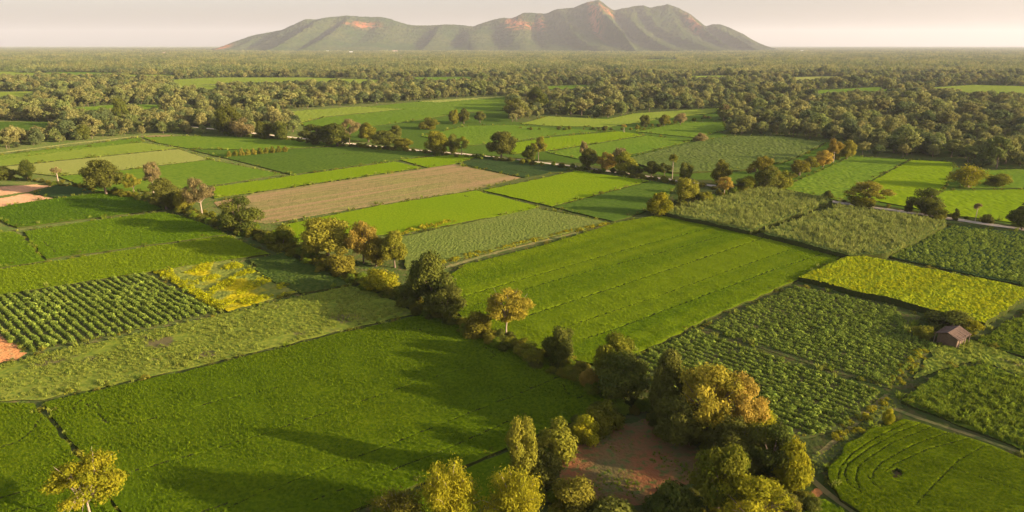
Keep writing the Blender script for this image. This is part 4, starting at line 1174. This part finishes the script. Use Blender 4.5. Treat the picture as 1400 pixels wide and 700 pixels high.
    ('umbrella', 1041, 206, 258, 36, 'olive', 'tiered_tree', 'tallest tiered olive tree at the top of the cane block', 'tree', GS),
    ('round', 1047, 226, 260, 32, 'dark', 'row_tree', 'dark tree filling the foot of the tallest tiered tree', 'tree', GS),
    ('bush', 1070, 232, 258, 28, 'olive', 'row_bush', 'yellow green bush just right of the tallest tiered tree', 'shrub', GS),
    ('round', 1093, 218, 240, 24, 'olive', 'row_tree', 'first small tree up the slanting row after the yellow green bush', 'tree', GS),
    ('round', 1108, 214, 233, 18, 'olive', 'row_tree', 'second small olive tree up the slanting row', 'tree', GS),
    ('round', 1125, 206, 228, 22, 'orange', 'row_tree', 'tan small tree before the reddish tall one in the slanting row', 'tree', GS),
    ('feathery', 1139, 188, 222, 22, 'orange', 'row_tree', 'tall reddish tree with pale stem near the top of the slanting row', 'tree', GS),
    ('round', 1157, 192, 218, 22, 'olive', 'row_tree', 'round dull tree ending the slanting row at the wood', 'tree', GS),
    # right of the cane along the road
    ('bush', 1132, 259, 271, 13, 'dark', 'road_bush', 'small dark bush by the road left of the umbrella shaped tree', 'shrub', GR),
    ('umbrella', 1186, 244, 281, 50, 'olive', 'umbrella_tree', 'flat topped umbrella shaped tree by the road', 'tree', GR),
    ('bush', 1181, 264, 282, 40, 'olive', 'road_bush', 'spiky grassy bush under the umbrella shaped tree', 'shrub', GR),
    ('round', 1265, 256, 294, 38, 'dark', 'round_tree', 'dense dark round tree by the road right of the umbrella shaped tree', 'tree', GR),
    ('bush', 1241, 270, 290, 11, 'dark', 'road_bush', 'narrow dark bush touching the dense round tree on the left', 'shrub', GR),
    ('bush', 1281, 277, 298, 26, 'olive', 'road_bush', 'olive bush touching the dense round tree on the right', 'shrub', GR),
    ('bush', 1305, 284, 301, 10, 'dark', 'road_bush', 'small upright bush between dense round tree and thin pale palm', 'shrub', GR),
    ('palm', 1333, 277, 303, 11, 'pale', 'thin_palm', 'thin pale palm with a tan tuft beside the vivid paddy', 'palm', GR),
    ('bush', 1349, 292, 305, 16, 'dark', 'road_bush', 'low dark bush right of the thin pale palm', 'shrub', GR),
    ('round', 1397, 282, 314, 32, 'dark', 'road_tree', 'dark tree at the picture edge on the road', 'tree', GR),
    ('weeping', 1323, 219, 257, 52, 'yellow', 'weeping_bamboo', 'drooping yellow bamboo clump among the far vivid paddies', 'bamboo', GB),
    ('bush', 1362, 235, 254, 34, 'olive', 'far_bush', 'low spreading bush right of the drooping bamboo', 'shrub', GB),
    # beyond the road
    ('oval', 881, 157, 173, 14, 'dark', 'small_tree', 'small dark oval tree alone in the lime meadow', 'tree', GB),
    ('round', 908, 157, 172, 16, 'olive', 'small_tree', 'small olive tree right of the dark oval tree in the meadow', 'tree', GB),
    ('round', 930, 154, 171, 16, 'pale', 'small_tree', 'small tan tree between meadow bushes and the wood corner palm', 'tree', GB),
    ('palm', 989, 141, 166, 16, 'pale', 'corner_palm', 'palm with hanging tan fronds at the wood corner', 'palm', GB),
    ('palm', 853, 170, 181, 9, 'orange', 'tiny_palm', 'tiny orange palm among dark bushes beyond the bright strip', 'palm', GB),
    ('bush', 827, 170, 179, 9, 'dark', 'far_bush', 'small dark bush left of the tiny orange palm', 'shrub', GB),
    ('bush', 957, 180, 194, 19, 'pale', 'far_bush', 'low tan bush alone in the pale cane field', 'shrub', GB),
    ('round', 704, 133, 160, 30, 'dark', 'round_tree', 'large dark tree at the end of the middle meadow', 'tree', GB),
    ('round', 734, 120, 150, 26, 'dark', 'round_tree', 'darkest large tree in the middle wood edge', 'tree', GB),
    ('oval', 620, 148, 170, 13, 'olive', 'small_tree', 'warm olive tree left of a dark pair beyond the road', 'tree', GB),
    ('round', 634, 149, 169, 16, 'dark', 'small_tree', 'dark half of the pair beyond the road on the middle meadow', 'tree', GB),
    ('round', 656, 151, 168, 14, 'dark', 'small_tree', 'dark small tree right of the dark pair on the middle meadow', 'tree', GB),
    ('bush', 585, 160, 176, 30, 'olive', 'far_bush', 'olive bush left of the warm olive tree beyond the road', 'shrub', GB),
    # by the hut
    ('bush', 1298, 425, 449, 62, 'dark', 'hut_bush', 'wide dark bush right behind the wooden hut', 'shrub', None),
    ('bush', 1326, 433, 457, 30, 'yellow', 'hut_bush', 'yellow green bush at the right wall of the wooden hut', 'shrub', None),
    ('bush', 1262, 442, 462, 28, 'olive', 'hut_bush', 'low olive bush left of the wooden hut', 'shrub', None),
    ('bush', 1214, 556, 580, 18, 'yellow', 'path_bush', 'small bright bush beside the grassy track above the rounded paddy', 'shrub', None),
]
PALE = {(277, 241), (692, 395), (126, 624), (1139, 188), (990, 240), (210, 219)}
for kind, cx, top, base, w, leaf, name, label, cat, grp in T:
    plant(kind, cx, top, base, w, leaf, name, label, cat, grp, bark=PALEBARK if (cx, top) in PALE else None, v={(692, 395): 1, (126, 624): 0}.get((cx, top)))
# the row of tiny bushes
for i, x in enumerate(np.linspace(314, 390, 10)):
    plant('bush', x, 205 - i * 0.75 - (i % 3) * 0.6, 215 - i * 0.75, 7.5, 'olive', 'tiny_bush', 'tiny olive bush in a straight row across the cool green field', 'shrub', 'row of tiny bushes in the green field')

# ------------------------------------------------------------------ standing rice and weedy bunds
TUFT_PROTO = {}
for label, poly, h, mat, step, tram, holes in TUFTS:
    if mat.name not in TUFT_PROTO:
        TUFT_PROTO[mat.name] = proto_collection('rice_plants_' + mat.name, [proto_obj('plant', tuft(300 + q, 11, 0.30, 0.42, 0.032, mat)) for q in range(4)])
    g = points_in(poly, step, 0.5, h * 0.8)
    keep = np.ones(len(g), bool)
    rt = np.random.default_rng(len(g))
    for line, wd_, dp_ in tram:
        dq, _ = seg_dist(g, np.array([G(x, y, h * 0.8) for x, y in line]))
        keep &= ~((dq < max(0.20, wd_ + 0.04)) & (noise2(g, 9, 91) > -0.9))
    ed_, _ = seg_dist(g, np.array([G(x, y, h * 0.8) for x, y in poly + poly[:1]]))
    keep &= ed_ > 0.30 + 0.3 * noise2(g, 6, 98).clip(0, 1)
    for hp in holes:
        keep &= ~inside(np.array([G(x, y) for x, y in hp]), g)
    # a few thin and lodged places
    keep &= (noise2(g, 7, 95) > -1.15) | (rt.random(len(g)) < 0.5)
    g = g[keep]
    sc = (step / 0.5) ** 0.75 * rt.uniform(0.75, 1.25, len(g))
    szz = rt.uniform(0.75, 1.2, len(g)) * (1 + 0.18 * noise2(g, 11, 96)) * (step / 0.5) ** 0.4
    scatter('rice_plants', 'standing rice plants of the ' + label[:60].rsplit(' ', 1)[0].replace('large ', '').replace('broad ', ''), np.column_stack([g, np.full(len(g), h - 0.14)]), TUFT_PROTO[mat.name], np.column_stack([sc, sc, szz]), 'rice', tilt=0.1)

bund = []
for poly in OUTLINES:
    P = np.array([G(x, y) for x, y in poly + poly[:1]])
    rb = np.random.default_rng(int(abs(P[0, 0]) * 10))
    for a, b in zip(P[:-1], P[1:]):
        ln = np.hypot(*(b - a))
        dist = np.hypot(*((a + b) / 2))
        if dist > 620:
            continue
        m = int(ln / (0.8 + dist * 0.003))
        bund.append(a + (b - a) * rb.uniform(0, 1, (m, 1)) + rb.normal(0, 0.45, (m, 2)))
bund = np.concatenate(bund)
rb = np.random.default_rng(77)
pz = project(np.column_stack([bund, 0 * bund[:, 0]]))
bund = bund[(pz[:, 0] > -40) & (pz[:, 0] < 1440) & (pz[:, 1] < 740) & (noise2(bund, 16, 97) > -0.5)]
sb = rb.lognormal(-0.35, 0.45, len(bund)).clip(0.3, 1.7) * (0.8 + np.hypot(*bund.T) * 0.0012)
scatter('bund_weeds', 'rough weeds growing along the low bunds between the fields', np.column_stack([bund, 0 * sb]), C_BUND, sb, 'weeds')

# ------------------------------------------------------------------ hut
def box(V, Fc, x0, x1, y0, y1, z0, z1):
    n = len(V)
    V += [(x0, y0, z0), (x1, y0, z0), (x1, y1, z0), (x0, y1, z0), (x0, y0, z1), (x1, y0, z1), (x1, y1, z1), (x0, y1, z1)]
    Fc += [tuple(n + i for i in f) for f in ((0, 3, 2, 1), (4, 5, 6, 7), (0, 1, 5, 4), (1, 2, 6, 5), (2, 3, 7, 6), (3, 0, 4, 7))]


def hut():
    p = G(1300, 468)
    plank = wood_mat('old_planks', (0.070, 0.045, 0.028), (0.19, 0.115, 0.062), 2.4)
    tin = wood_mat('rusty_roof', (0.030, 0.022, 0.018), (0.165, 0.085, 0.045), 2.2)
    dark = wood_mat('dark_planks', (0.07, 0.045, 0.03), (0.13, 0.08, 0.05), 4.0)
    e = link('hut', None, None, (p[0], p[1], 0.0), R(38))
    tag(e, 'small weathered wooden hut with a rusty pitched roof among bushes', 'hut')
    # walls of planks, open front bay
    V, Fc = [], []
    w, d, h = 2.5, 1.9, 2.1
    for k in range(20):
        x = -w + k * (2 * w / 20)
        box(V, Fc, x, x + 0.235, d - 0.06, d, 0, h + 0.02 * math.sin(k * 2.1))
        if not 12 <= k <= 14:
            box(V, Fc, x, x + 0.235, -d, -d + 0.06, 0, h - 0.05 + 0.03 * math.sin(k * 1.7))
    for k in range(14):
        y = -d + 0.07 + k * ((2 * d - 0.14) / 14)
        gz = h + 0.75 * (1 - abs(y + 0.12) / d)
        for sx in (-w - 0.07, w + 0.01):
            box(V, Fc, sx, sx + 0.06, y, y + 0.24, 0, gz)
    link('wall', mesh_np('hut_wall', V, np.array(Fc), plank), e)
    # roof: two corrugated slopes
    for s in (-1, 1):
        V, n = [], 41
        for j, (yy, zz) in enumerate(((0, h + 0.95), (s * (d + 0.65), h - 0.12))):
            for dz in (0, -0.05):
                for i in range(n):
                    V.append((-w - 0.5 + i * (2 * w + 1) / (n - 1), yy + (0.12 * math.sin(i * 1.9) if j else 0), zz + dz + (0.022 if i % 2 else 0) - 0.10 * math.sin(i / (n - 1) * math.pi) + (0.05 * math.sin(i * 0.8 + s) if j else 0)))
        Fq = []
        for i in range(n - 1):
            Fq.append((i, i + 1, 2 * n + i + 1, 2 * n + i))
            Fq.append((n + i, 3 * n + i, 3 * n + i + 1, n + i + 1))
            Fq.append((2 * n + i, 2 * n + i + 1, 3 * n + i + 1, 3 * n + i))
        o = link('roof_slope', mesh_np('hut_roof', V, np.array(Fq), tin), e)
    for x, y in ((-w - 0.2, -d - 0.45), (w + 0.2, -d - 0.45), (0.2, -d - 0.45), (w + 0.2, d + 0.4), (-w - 0.2, d + 0.4)):
        tv, tf = tubes([([[x, y, -0.1], [x + 0.02, y, 1.0], [x, y, h - 0.08]], [0.085, 0.075, 0.07])])
        link('post', mesh_np('post', tv, tf, BARK), e)
    V, Fc = [], []
    box(V, Fc, 0.52, 1.22, -d + 0.01, -d + 0.05, 0.05, h - 0.2)
    link('door', mesh_np('hut_door', V, np.array(Fc), dark), e)
    V, Fc = [], []
    box(V, Fc, -w - 0.25, w + 0.25, -d - 0.5, -d - 0.42, h - 0.16, h - 0.06)
    link('beam', mesh_np('hut_beam', V, np.array(Fc), plank), e)


hut()


def house(px, py, w, d, h, wall, roof, label, rz):
    p = G(px, py)
    V, Fc = [], []
    box(V, Fc, -w / 2, w / 2, -d / 2, d / 2, 0, h)
    e = link('house', None, None, (p[0], p[1], 0), rz)
    tag(e, label, 'house', 'far houses among the woods')
    link('wall', mesh_np('house_wall', V, np.array(Fc), wall), e)
    rh = d * 0.28
    a, b = w / 2 + 0.8, d / 2 + 0.8
    V = [(-a, -b, h + 0.01), (a, -b, h + 0.01), (a, b, h + 0.01), (-a, b, h + 0.01), (-a, 0, h + rh), (a, 0, h + rh)]
    me = bpy.data.meshes.new('house_roof')
    me.from_pydata(V, [], [(0, 1, 5, 4), (2, 3, 4, 5), (0, 4, 3), (1, 2, 5), (0, 3, 2, 1)])
    me.materials.append(roof)
    link('roof', me, e)


WHITE = wood_mat('white_render', (0.58, 0.56, 0.53), (0.66, 0.64, 0.61), 0.3)
PINKR = wood_mat('pink_roof', (0.55, 0.33, 0.27), (0.62, 0.40, 0.33), 0.3)
GREYR = wood_mat('pale_tin', (0.62, 0.60, 0.58), (0.72, 0.70, 0.68), 0.3)
for px, py, w, d, h, rf, lb in (
        (96, 82.0, 20, 12, 11, GREYR, 'tiny white house nearest the left picture edge in the far wood'),
        (224, 74.5, 34, 18, 16, PINKR, 'white house with pinkish roof far left of the mountain'),
        (480, 73.2, 40, 22, 18, GREYR, 'white building at the foot of the mountain under the red scar'),
        (448, 71.5, 30, 20, 16, GREYR, 'faint pale house left of the white building at the mountain foot'),
        (551, 79.2, 34, 16, 13, PINKR, 'white long house with pinkish roof nearest below the mountain'),
        (540, 72.0, 60, 26, 20, PINKR, 'pale row of buildings right of the white building at the mountain foot'),
        (1096, 71.0, 36, 20, 18, GREYR, 'tiny white house right of the mountain end')):
    house(px, py, w * 0.6, d * 0.6, h * 0.6, WHITE, rf, lb, 0.2)

# ------------------------------------------------------------------ woods
OPEN = [(-400, 240), (-200, 226), (0, 205), (110, 192), (190, 184), (230, 183), (300, 184), (330, 184), (345, 178), (400, 182), (410, 168), (330, 158), (400, 150), (490, 144), (560, 138.5), (690, 130.5), (700, 150), (700, 168), (750, 157), (830, 161), (868, 154), (985, 146.5), (984, 160), (996, 186), (1064, 185), (1128, 193), (1168, 196), (1172, 214), (1300, 217), (1345, 230), (1500, 236), (1800, 250), (1800, 1500), (-400, 1500)]


def forest_points(y0, y1, step, seed):
    r = np.random.default_rng(seed)
    out = []
    y = y0
    while y < y1:
        st = step(y)
        half = y * 0.80 + 60
        x = np.arange(-half, half, st)
        out.append(np.column_stack([x + r.uniform(-0.5, 0.5, len(x)) * st, y + r.uniform(-0.5, 0.5, len(x)) * st]))
        y += st * 0.9
    return np.concatenate(out)


def allowed(g, hgt):
    px0 = project(np.column_stack([g, 0 * g[:, 0]]))
    px1 = project(np.column_stack([g, 0 * g[:, 0] + hgt]))
    ok = ~inside(OPEN, px0)
    for c in CLEAR_POLYS:
        for t in (0.0, 0.3, 0.55):
            ok &= ~inside(c, px0 * (1 - t) + px1 * t)
    return ok


def wood_tree_mesh(seed, n, leaf, kind, mat='wood'):
    cr, tr = clump_tree(kind, seed, n, leaf)
    # one mesh: crown and trunk with their own materials
    V1 = np.zeros(len(cr.vertices) * 3)
    cr.vertices.foreach_get('co', V1)
    V2 = np.zeros(len(tr.vertices) * 3)
    tr.vertices.foreach_get('co', V2)
    V1, V2 = V1.reshape(-1, 3), V2.reshape(-1, 3)
    ti = np.zeros(len(cr.polygons))
    cr.attributes['tint'].data.foreach_get('value', ti)
    f2 = np.zeros(len(tr.loops), int)
    tr.loops.foreach_get('vertex_index', f2)
    f = [np.arange(len(V1)).reshape(-1, 4), f2.reshape(-1, 4) + len(V1)]
    mi = np.concatenate([np.zeros(len(f[0])), np.ones(len(f[1]))])
    return mesh_np('woodland_tree', np.vstack([V1, V2]), f, [LEAF[mat], BARK], tint=np.concatenate([ti, np.zeros(len(f[1]))]), mat_idx=mi)


WT = [wood_tree_mesh(100, 2800, 0.036, 'round'), wood_tree_mesh(101, 2800, 0.036, 'oval', 'wood_gold'), wood_tree_mesh(102, 2600, 0.032, 'feathery', 'wood_gold'),
      wood_tree_mesh(103, 2800, 0.036, 'oval'), wood_tree_mesh(104, 2800, 0.036, 'round', 'wood_deep'), wood_tree_mesh(105, 2600, 0.038, 'bush', 'wood_deep'),
      wood_tree_mesh(106, 2600, 0.032, 'dome', 'wood_gold'), wood_tree_mesh(107, 2600, 0.034, 'feathery')]

g = forest_points(330, 1500, lambda y: 7.4 + (y - 330) * 0.004, 11)
r = np.random.default_rng(12)
hg = 7.0 * r.lognormal(0, 0.38, len(g)).clip(0.4, 2.1) * (1 + 0.25 * noise2(g, 120, 61))
ok = allowed(g, hg)
# thin the wood here and there so that gaps and lower scrub show
dens = noise2(g, 90, 62)
ok &= (dens > -0.7) | (r.random(len(g)) < 0.3)
ok &= (noise2(g, 36, 64) > -0.85) | (r.random(len(g)) < 0.4)
g, hg = g[ok], np.maximum(hg[ok], 4)
pxb = project(np.column_stack([g, 0 * hg]))
infr = (pxb[:, 0] > -8) & (pxb[:, 0] < 1408)
order = np.argsort(np.where(infr, g[:, 1], 1e9))
single = order[:285]
rest = np.setdiff1d(np.arange(len(g)), single)
rest = rest[(pxb[rest, 0] > -200) & (pxb[rest, 0] < 1600)]
tall = ('rounded olive woodland tree', 'upright golden woodland tree', 'thin airy golden woodland tree', 'upright olive woodland tree', 'rounded deep green woodland tree', 'low bushy deep green woodland tree', 'spreading golden woodland tree', 'thin airy olive woodland tree')
for q in single:
    x = pxb[q, 0]
    if x > 980:
        where, grp = 'in the dense wood edge beyond the far paddies', 'trees of the dense wood behind the far paddies'
    elif x > 330:
        where, grp = 'in the wood edge behind the middle meadow', 'trees of the wood behind the middle meadow'
    else:
        where, grp = 'in the wood belt above the brown track', 'trees of the wood belt above the brown track'
    k = int(r.integers(len(WT)))
    wd = hg[q] * r.uniform(0.8, 1.2)
    o = link('woodland_tree', WT[k], None, (g[q, 0], g[q, 1], 0), r.uniform(0, 6.28), (wd, wd, hg[q]))
    tag(o, tall[k] + ' ' + where, 'tree', grp + ', ' + tall[k].split(' woodland')[0])
C_WOOD = proto_collection('wood_trees', [proto_obj('woodland_tree_kind', m) for m in WT])
wd = hg[rest] * r.uniform(0.8, 1.25, len(rest))
scatter('woodland', 'mixed olive and brown woodland spreading between the fields', np.column_stack([g[rest], 0 * wd]), C_WOOD, np.column_stack([wd, wd, hg[rest]]), 'woodland', tilt=0.03)


# far woodland: pieces of canopy with many crowns each
def canopy_piece(seed, size=70.0, n_tree=64):
    r = np.random.default_rng(seed)
    L = Leaves()
    for k in range(n_tree):
        x, y = r.uniform(-size / 2, size / 2, 2)
        hh = 7.5 * r.lognormal(0, 0.35)
        ww = r.uniform(2.0, 4.8)
        t = r.uniform(0.0, 1.0)
        m = 75
        d = r.normal(size=(m, 3))
        d /= np.linalg.norm(d, axis=1, keepdims=True)
        P = np.array([x, y, hh * 0.62]) + d * np.array([ww, ww, hh * 0.36]) * r.uniform(0.6, 1.05, (m, 1))
        L.add(P, d + r.normal(size=(m, 3)) * 0.4 + np.array([0, 0, 0.2]), 0.58, t + r.uniform(-0.2, 0.2, m), aspect=0.75, r=r)
    return L.mesh('canopy', LEAF[('wood', 'wood_gold', 'wood_deep')[seed % 3]])


C_FAR = proto_collection('canopy_pieces', [proto_obj('canopy', canopy_piece(201 + i)) for i in range(9)])
gf = forest_points(1500, 13000, lambda y: 52 if y < 4500 else 52 + (y - 4500) * 0.012, 21)
okf = allowed(gf, np.full(len(gf), 11.0))
okf &= (noise2(gf, 420, 63) > -0.15) | (rng.random(len(gf)) < 0.45)
gf = gf[okf]
sf = np.where(gf[:, 1] < 4500, 1.0, 1 + (gf[:, 1] - 4500) * 0.00018)
scatter('far_woodland', 'hazy far woodland stretching to the horizon below the mountain', np.column_stack([gf, 0 * sf]), C_FAR,
        np.column_stack([sf, sf, np.ones(len(sf)) * rng.uniform(0.8, 1.25, len(sf))]), 'woodland',
        rotv=np.column_stack([0 * sf, 0 * sf, rng.uniform(0, 6.28, len(sf))]))

# ------------------------------------------------------------------ the mountain
PROFILE = [(284, 68), (298, 66), (320, 57), (340, 50), (350, 47.5), (385, 41), (410, 29.5), (418, 26), (430, 27), (445, 24), (475, 21), (500, 23), (520, 23), (535, 26), (545, 30), (560, 34), (575, 35), (600, 34), (615, 33), (630, 34), (648, 36), (660, 31), (675, 26.5), (690, 24), (700, 25), (717, 17), (730, 18), (745, 18.5), (760, 12.5), (785, 10), (800, 3.5), (818, 0), (826, 4), (835, 12), (840, 14), (855, 11), (870, 8), (880, 7), (889, 11), (900, 8), (913, 5), (930, 12), (945, 20), (955, 28), (965, 36), (975, 33), (985, 33), (1000, 39), (1015, 46), (1030, 55), (1045, 62), (1060, 66.5)]
RIDGES = [310, 352, 398, 440, 480, 545, 600, 650, 695, 738, 768, 806, 846, 880, 931, 968, 1008, 1045, 1080]


def mountain():
    pr = np.array(PROFILE, float)
    u = np.linspace(284, 1060, 520)
    pym = np.interp(u, pr[:, 0], pr[:, 1])
    k = np.array([0.25, 0.5, 0.25])
    pym[1:-1] = np.convolve(pym, k, 'valid')
    Yc = 7600.0
    zc0 = Yc * CP
    # crest height
    tt = (CY - pym) / F
    zcrest = (tt * (Yc * CP + H * SP) - Yc * SP + H * CP) / (CP + tt * SP)
    zcrest = np.maximum(zcrest, 1)
    hm = zcrest / zcrest.max()
    X0 = (u - CX) / F * (Yc * CP + (H - zcrest) * SP)
    rd = np.array(RIDGES, float)
    # ridge function: 1 on a spur, 0 in the gully just left of it
    def spur(uu):
        i = np.clip(np.searchsorted(rd, uu), 1, len(rd) - 1)
        a, b = rd[i - 1], rd[i]
        q = np.clip((uu - a) / (b - a), 0, 1)
        v = 0.66 + 0.1 * np.sin(i * 2.3)
        s = np.where(q < v, 1 - q / v, (q - v) / (1 - v))
        amp = 0.75 + 0.35 * np.sin(i * 4.7)
        s = s * s * (3 - 2 * s) * 0.6 + s * 0.4
        return s * np.where(q < v, 0.75 + 0.35 * np.sin((i - 1) * 4.7), amp)
    T = np.concatenate([np.linspace(-1, 0, 26)[:-1], np.linspace(0, 1, 64)])
    V = np.zeros((len(T), len(u), 3))
    rr = np.random.default_rng(5)
    for j, t in enumerate(T):
        a = abs(t)
        wdt = (260 + 1900 * hm) * (1.0 if t >= 0 else 0.9)
        # spurs swing away from the middle of the range as they descend
        us = u - (0.16 * a * (u - 640) * hm)
        s = spur(us + 3 * np.sin(u * 0.05 + a * 3))
        env = min(1, a * 1.8) * (1 - a) ** 0.55
        prof = (1 - a) ** 1.45
        z = zcrest * prof * (1 - 0.30 * env * (1 - s))
        yo = np.sign(t) * a * wdt + (env * (s - 0.45) * 850 * hm if t >= 0 else 0)
        nz = noise2(np.column_stack([X0, np.full(len(u), a * 1500)]), 160, 71) * 14 + noise2(np.column_stack([X0, np.full(len(u), a * 1500)]), 60, 72) * 6
        z = z + nz * (1 - a) * (0.25 if a < 0.02 else 1) * hm + rr.uniform(-5, 5, len(u)) * min(1, a * 8 + 0.3) * (1 - a)
        V[j, :, 0] = X0
        V[j, :, 1] = Yc - yo
        V[j, :, 2] = np.where(a > 0.999, -0.5, np.maximum(z, -0.5))
    nT, nu = len(T), len(u)
    ii, jj = np.meshgrid(np.arange(nu - 1), np.arange(nT - 1))
    a = (jj * nu + ii).ravel()
    Fq = np.stack([a, a + nu, a + nu + 1, a + 1], 1)[:, ::-1]
    m, nt, out = new_mat('mountain_scrub')
    c = mixc(nt, noise_fac(nt, 0.0035, 0.38, 0.62, 5), (0.032, 0.056, 0.011), (0.064, 0.074, 0.020))
    c = mixc(nt, noise_fac(nt, 0.035, 0.45, 0.62, 3, seed=2), c, (0.024, 0.034, 0.012))
    # bare red scars high on the slopes
    at = N(nt, 'ShaderNodeAttribute', attribute_name='scar')
    ml = N(nt, 'ShaderNodeMath', operation='MULTIPLY')
    nt.links.new(at.outputs['Fac'], ml.inputs[0])
    nt.links.new(noise_fac(nt, 0.018, 0.40, 0.56, 4, seed=6), ml.inputs[1])
    c = mixc(nt, ml.outputs[0], c, (0.34, 0.12, 0.05))
    d = N(nt, 'ShaderNodeBsdfDiffuse', Roughness=1.0)
    nt.links.new(c, d.inputs['Color'])
    nt.links.new(d.outputs[0], out.inputs['Surface'])
    me = mesh_np('mountain', V.reshape(-1, 3), Fq, m, smooth=False)
    scar = np.zeros((nT, nu))
    TT, UU = np.meshgrid(T, u, indexing='ij')
    for su, st, du, dt in ((500, 0.16, 20, 0.05), (715, 0.22, 14, 0.07), (700, 0.12, 10, 0.1), (826, 0.10, 12, 0.06), (806, 0.25, 5, 0.25), (738, 0.2, 5, 0.12), (936, 0.22, 6, 0.15), (318, 0.5, 8, 0.3)):
        scar += np.exp(-((UU - su) / du) ** 2 - ((TT - st) / dt) ** 2) * 1.2
    sa = me.attributes.new('scar', 'FLOAT', 'POINT')
    sa.data.foreach_set('value', np.clip(scar, 0, 1).astype(np.float32).ravel())
    o = link('mountain', me)
    tag(o, 'long scrub covered mountain range with shaded gullies and red scars', 'mountain', kind='structure')


mountain()

# ------------------------------------------------------------------ haze
def haze():
    V, Fc = [], []
    box(V, Fc, -30100, 30100, -30100, 30100, -1.0, 640.0)
    m = bpy.data.materials.new('haze_air')
    m.use_nodes = True
    nt = m.node_tree
    nt.nodes.clear()
    out = nt.nodes.new('ShaderNodeOutputMaterial')
    pv = N(nt, 'ShaderNodeVolumePrincipled')
    pv.inputs['Color'].default_value = (0.78, 0.79, 0.87, 1)
    pv.inputs['Density'].default_value = HAZE
    pv.inputs['Anisotropy'].default_value = 0.1
    nt.links.new(pv.outputs[0], out.inputs['Volume'])
    o = link('haze', mesh_np('haze', V, np.array(Fc), m))
    tag(o, 'thin warm evening haze filling the air over the plain', 'haze', kind='stuff')


HAZE = 4.8e-5
haze()

# ------------------------------------------------------------------ light, sky, camera
w = bpy.data.worlds.new('World')
scene.world = w
w.use_nodes = True
nt = w.node_tree
nt.nodes.clear()
out = nt.nodes.new('ShaderNodeOutputWorld')
bg = nt.nodes.new('ShaderNodeBackground')
sky = nt.nodes.new('ShaderNodeTexSky')
sky.sky_type = 'NISHITA'
sky.sun_disc = False
sky.sun_elevation = R(SUN_EL)
sky.sun_rotation = math.atan2(SUN.x, SUN.y)
sky.air_density = 1.0
sky.dust_density = 3.0
sky.ozone_density = 1.0
hsv = nt.nodes.new('ShaderNodeHueSaturation')
hsv.inputs['Saturation'].default_value = 0.6
nt.links.new(sky.outputs[0], hsv.inputs['Color'])
nt.links.new(mixc(nt, 1.0, hsv.outputs[0], (0.94, 0.878, 0.93), 'MULTIPLY'), bg.inputs['Color'])
bg.inputs['Strength'].default_value = 0.112
nt.links.new(bg.outputs[0], out.inputs['Surface'])

ld = bpy.data.lights.new('sun', 'SUN')
ld.energy = 5.0
ld.angle = R(0.6)
ld.color = (1.0, 0.80, 0.53)
lo = bpy.data.objects.new('sun', ld)
COL.objects.link(lo)
lo.location = (300, -100, 200)
lo.rotation_euler = (-SUN).to_track_quat('-Z', 'Y').to_euler()

cd = bpy.data.cameras.new('camera')
cd.sensor_width = 36.0
cd.lens = 36.0 * F / 1400.0
cd.clip_start = 1.0
cd.clip_end = 90000.0
co = bpy.data.objects.new('camera', cd)
COL.objects.link(co)
co.location = (0, 0, H)
co.rotation_euler = (math.pi / 2 - PITCH, 0, 0)
scene.camera = co

scene.view_settings.view_transform = 'Standard'
scene.view_settings.look = 'None'
scene.view_settings.gamma = 1.0
scene.view_settings.exposure = 1.38
scene.render.engine = 'CYCLES'
cy = scene.cycles
cy.use_denoising = True
cy.max_bounces = 5
cy.diffuse_bounces = 3
cy.transmission_bounces = 3
cy.glossy_bounces = 1
cy.volume_bounces = 2
cy.transparent_max_bounces = 4
cy.caustics_reflective = False
cy.caustics_refractive = False
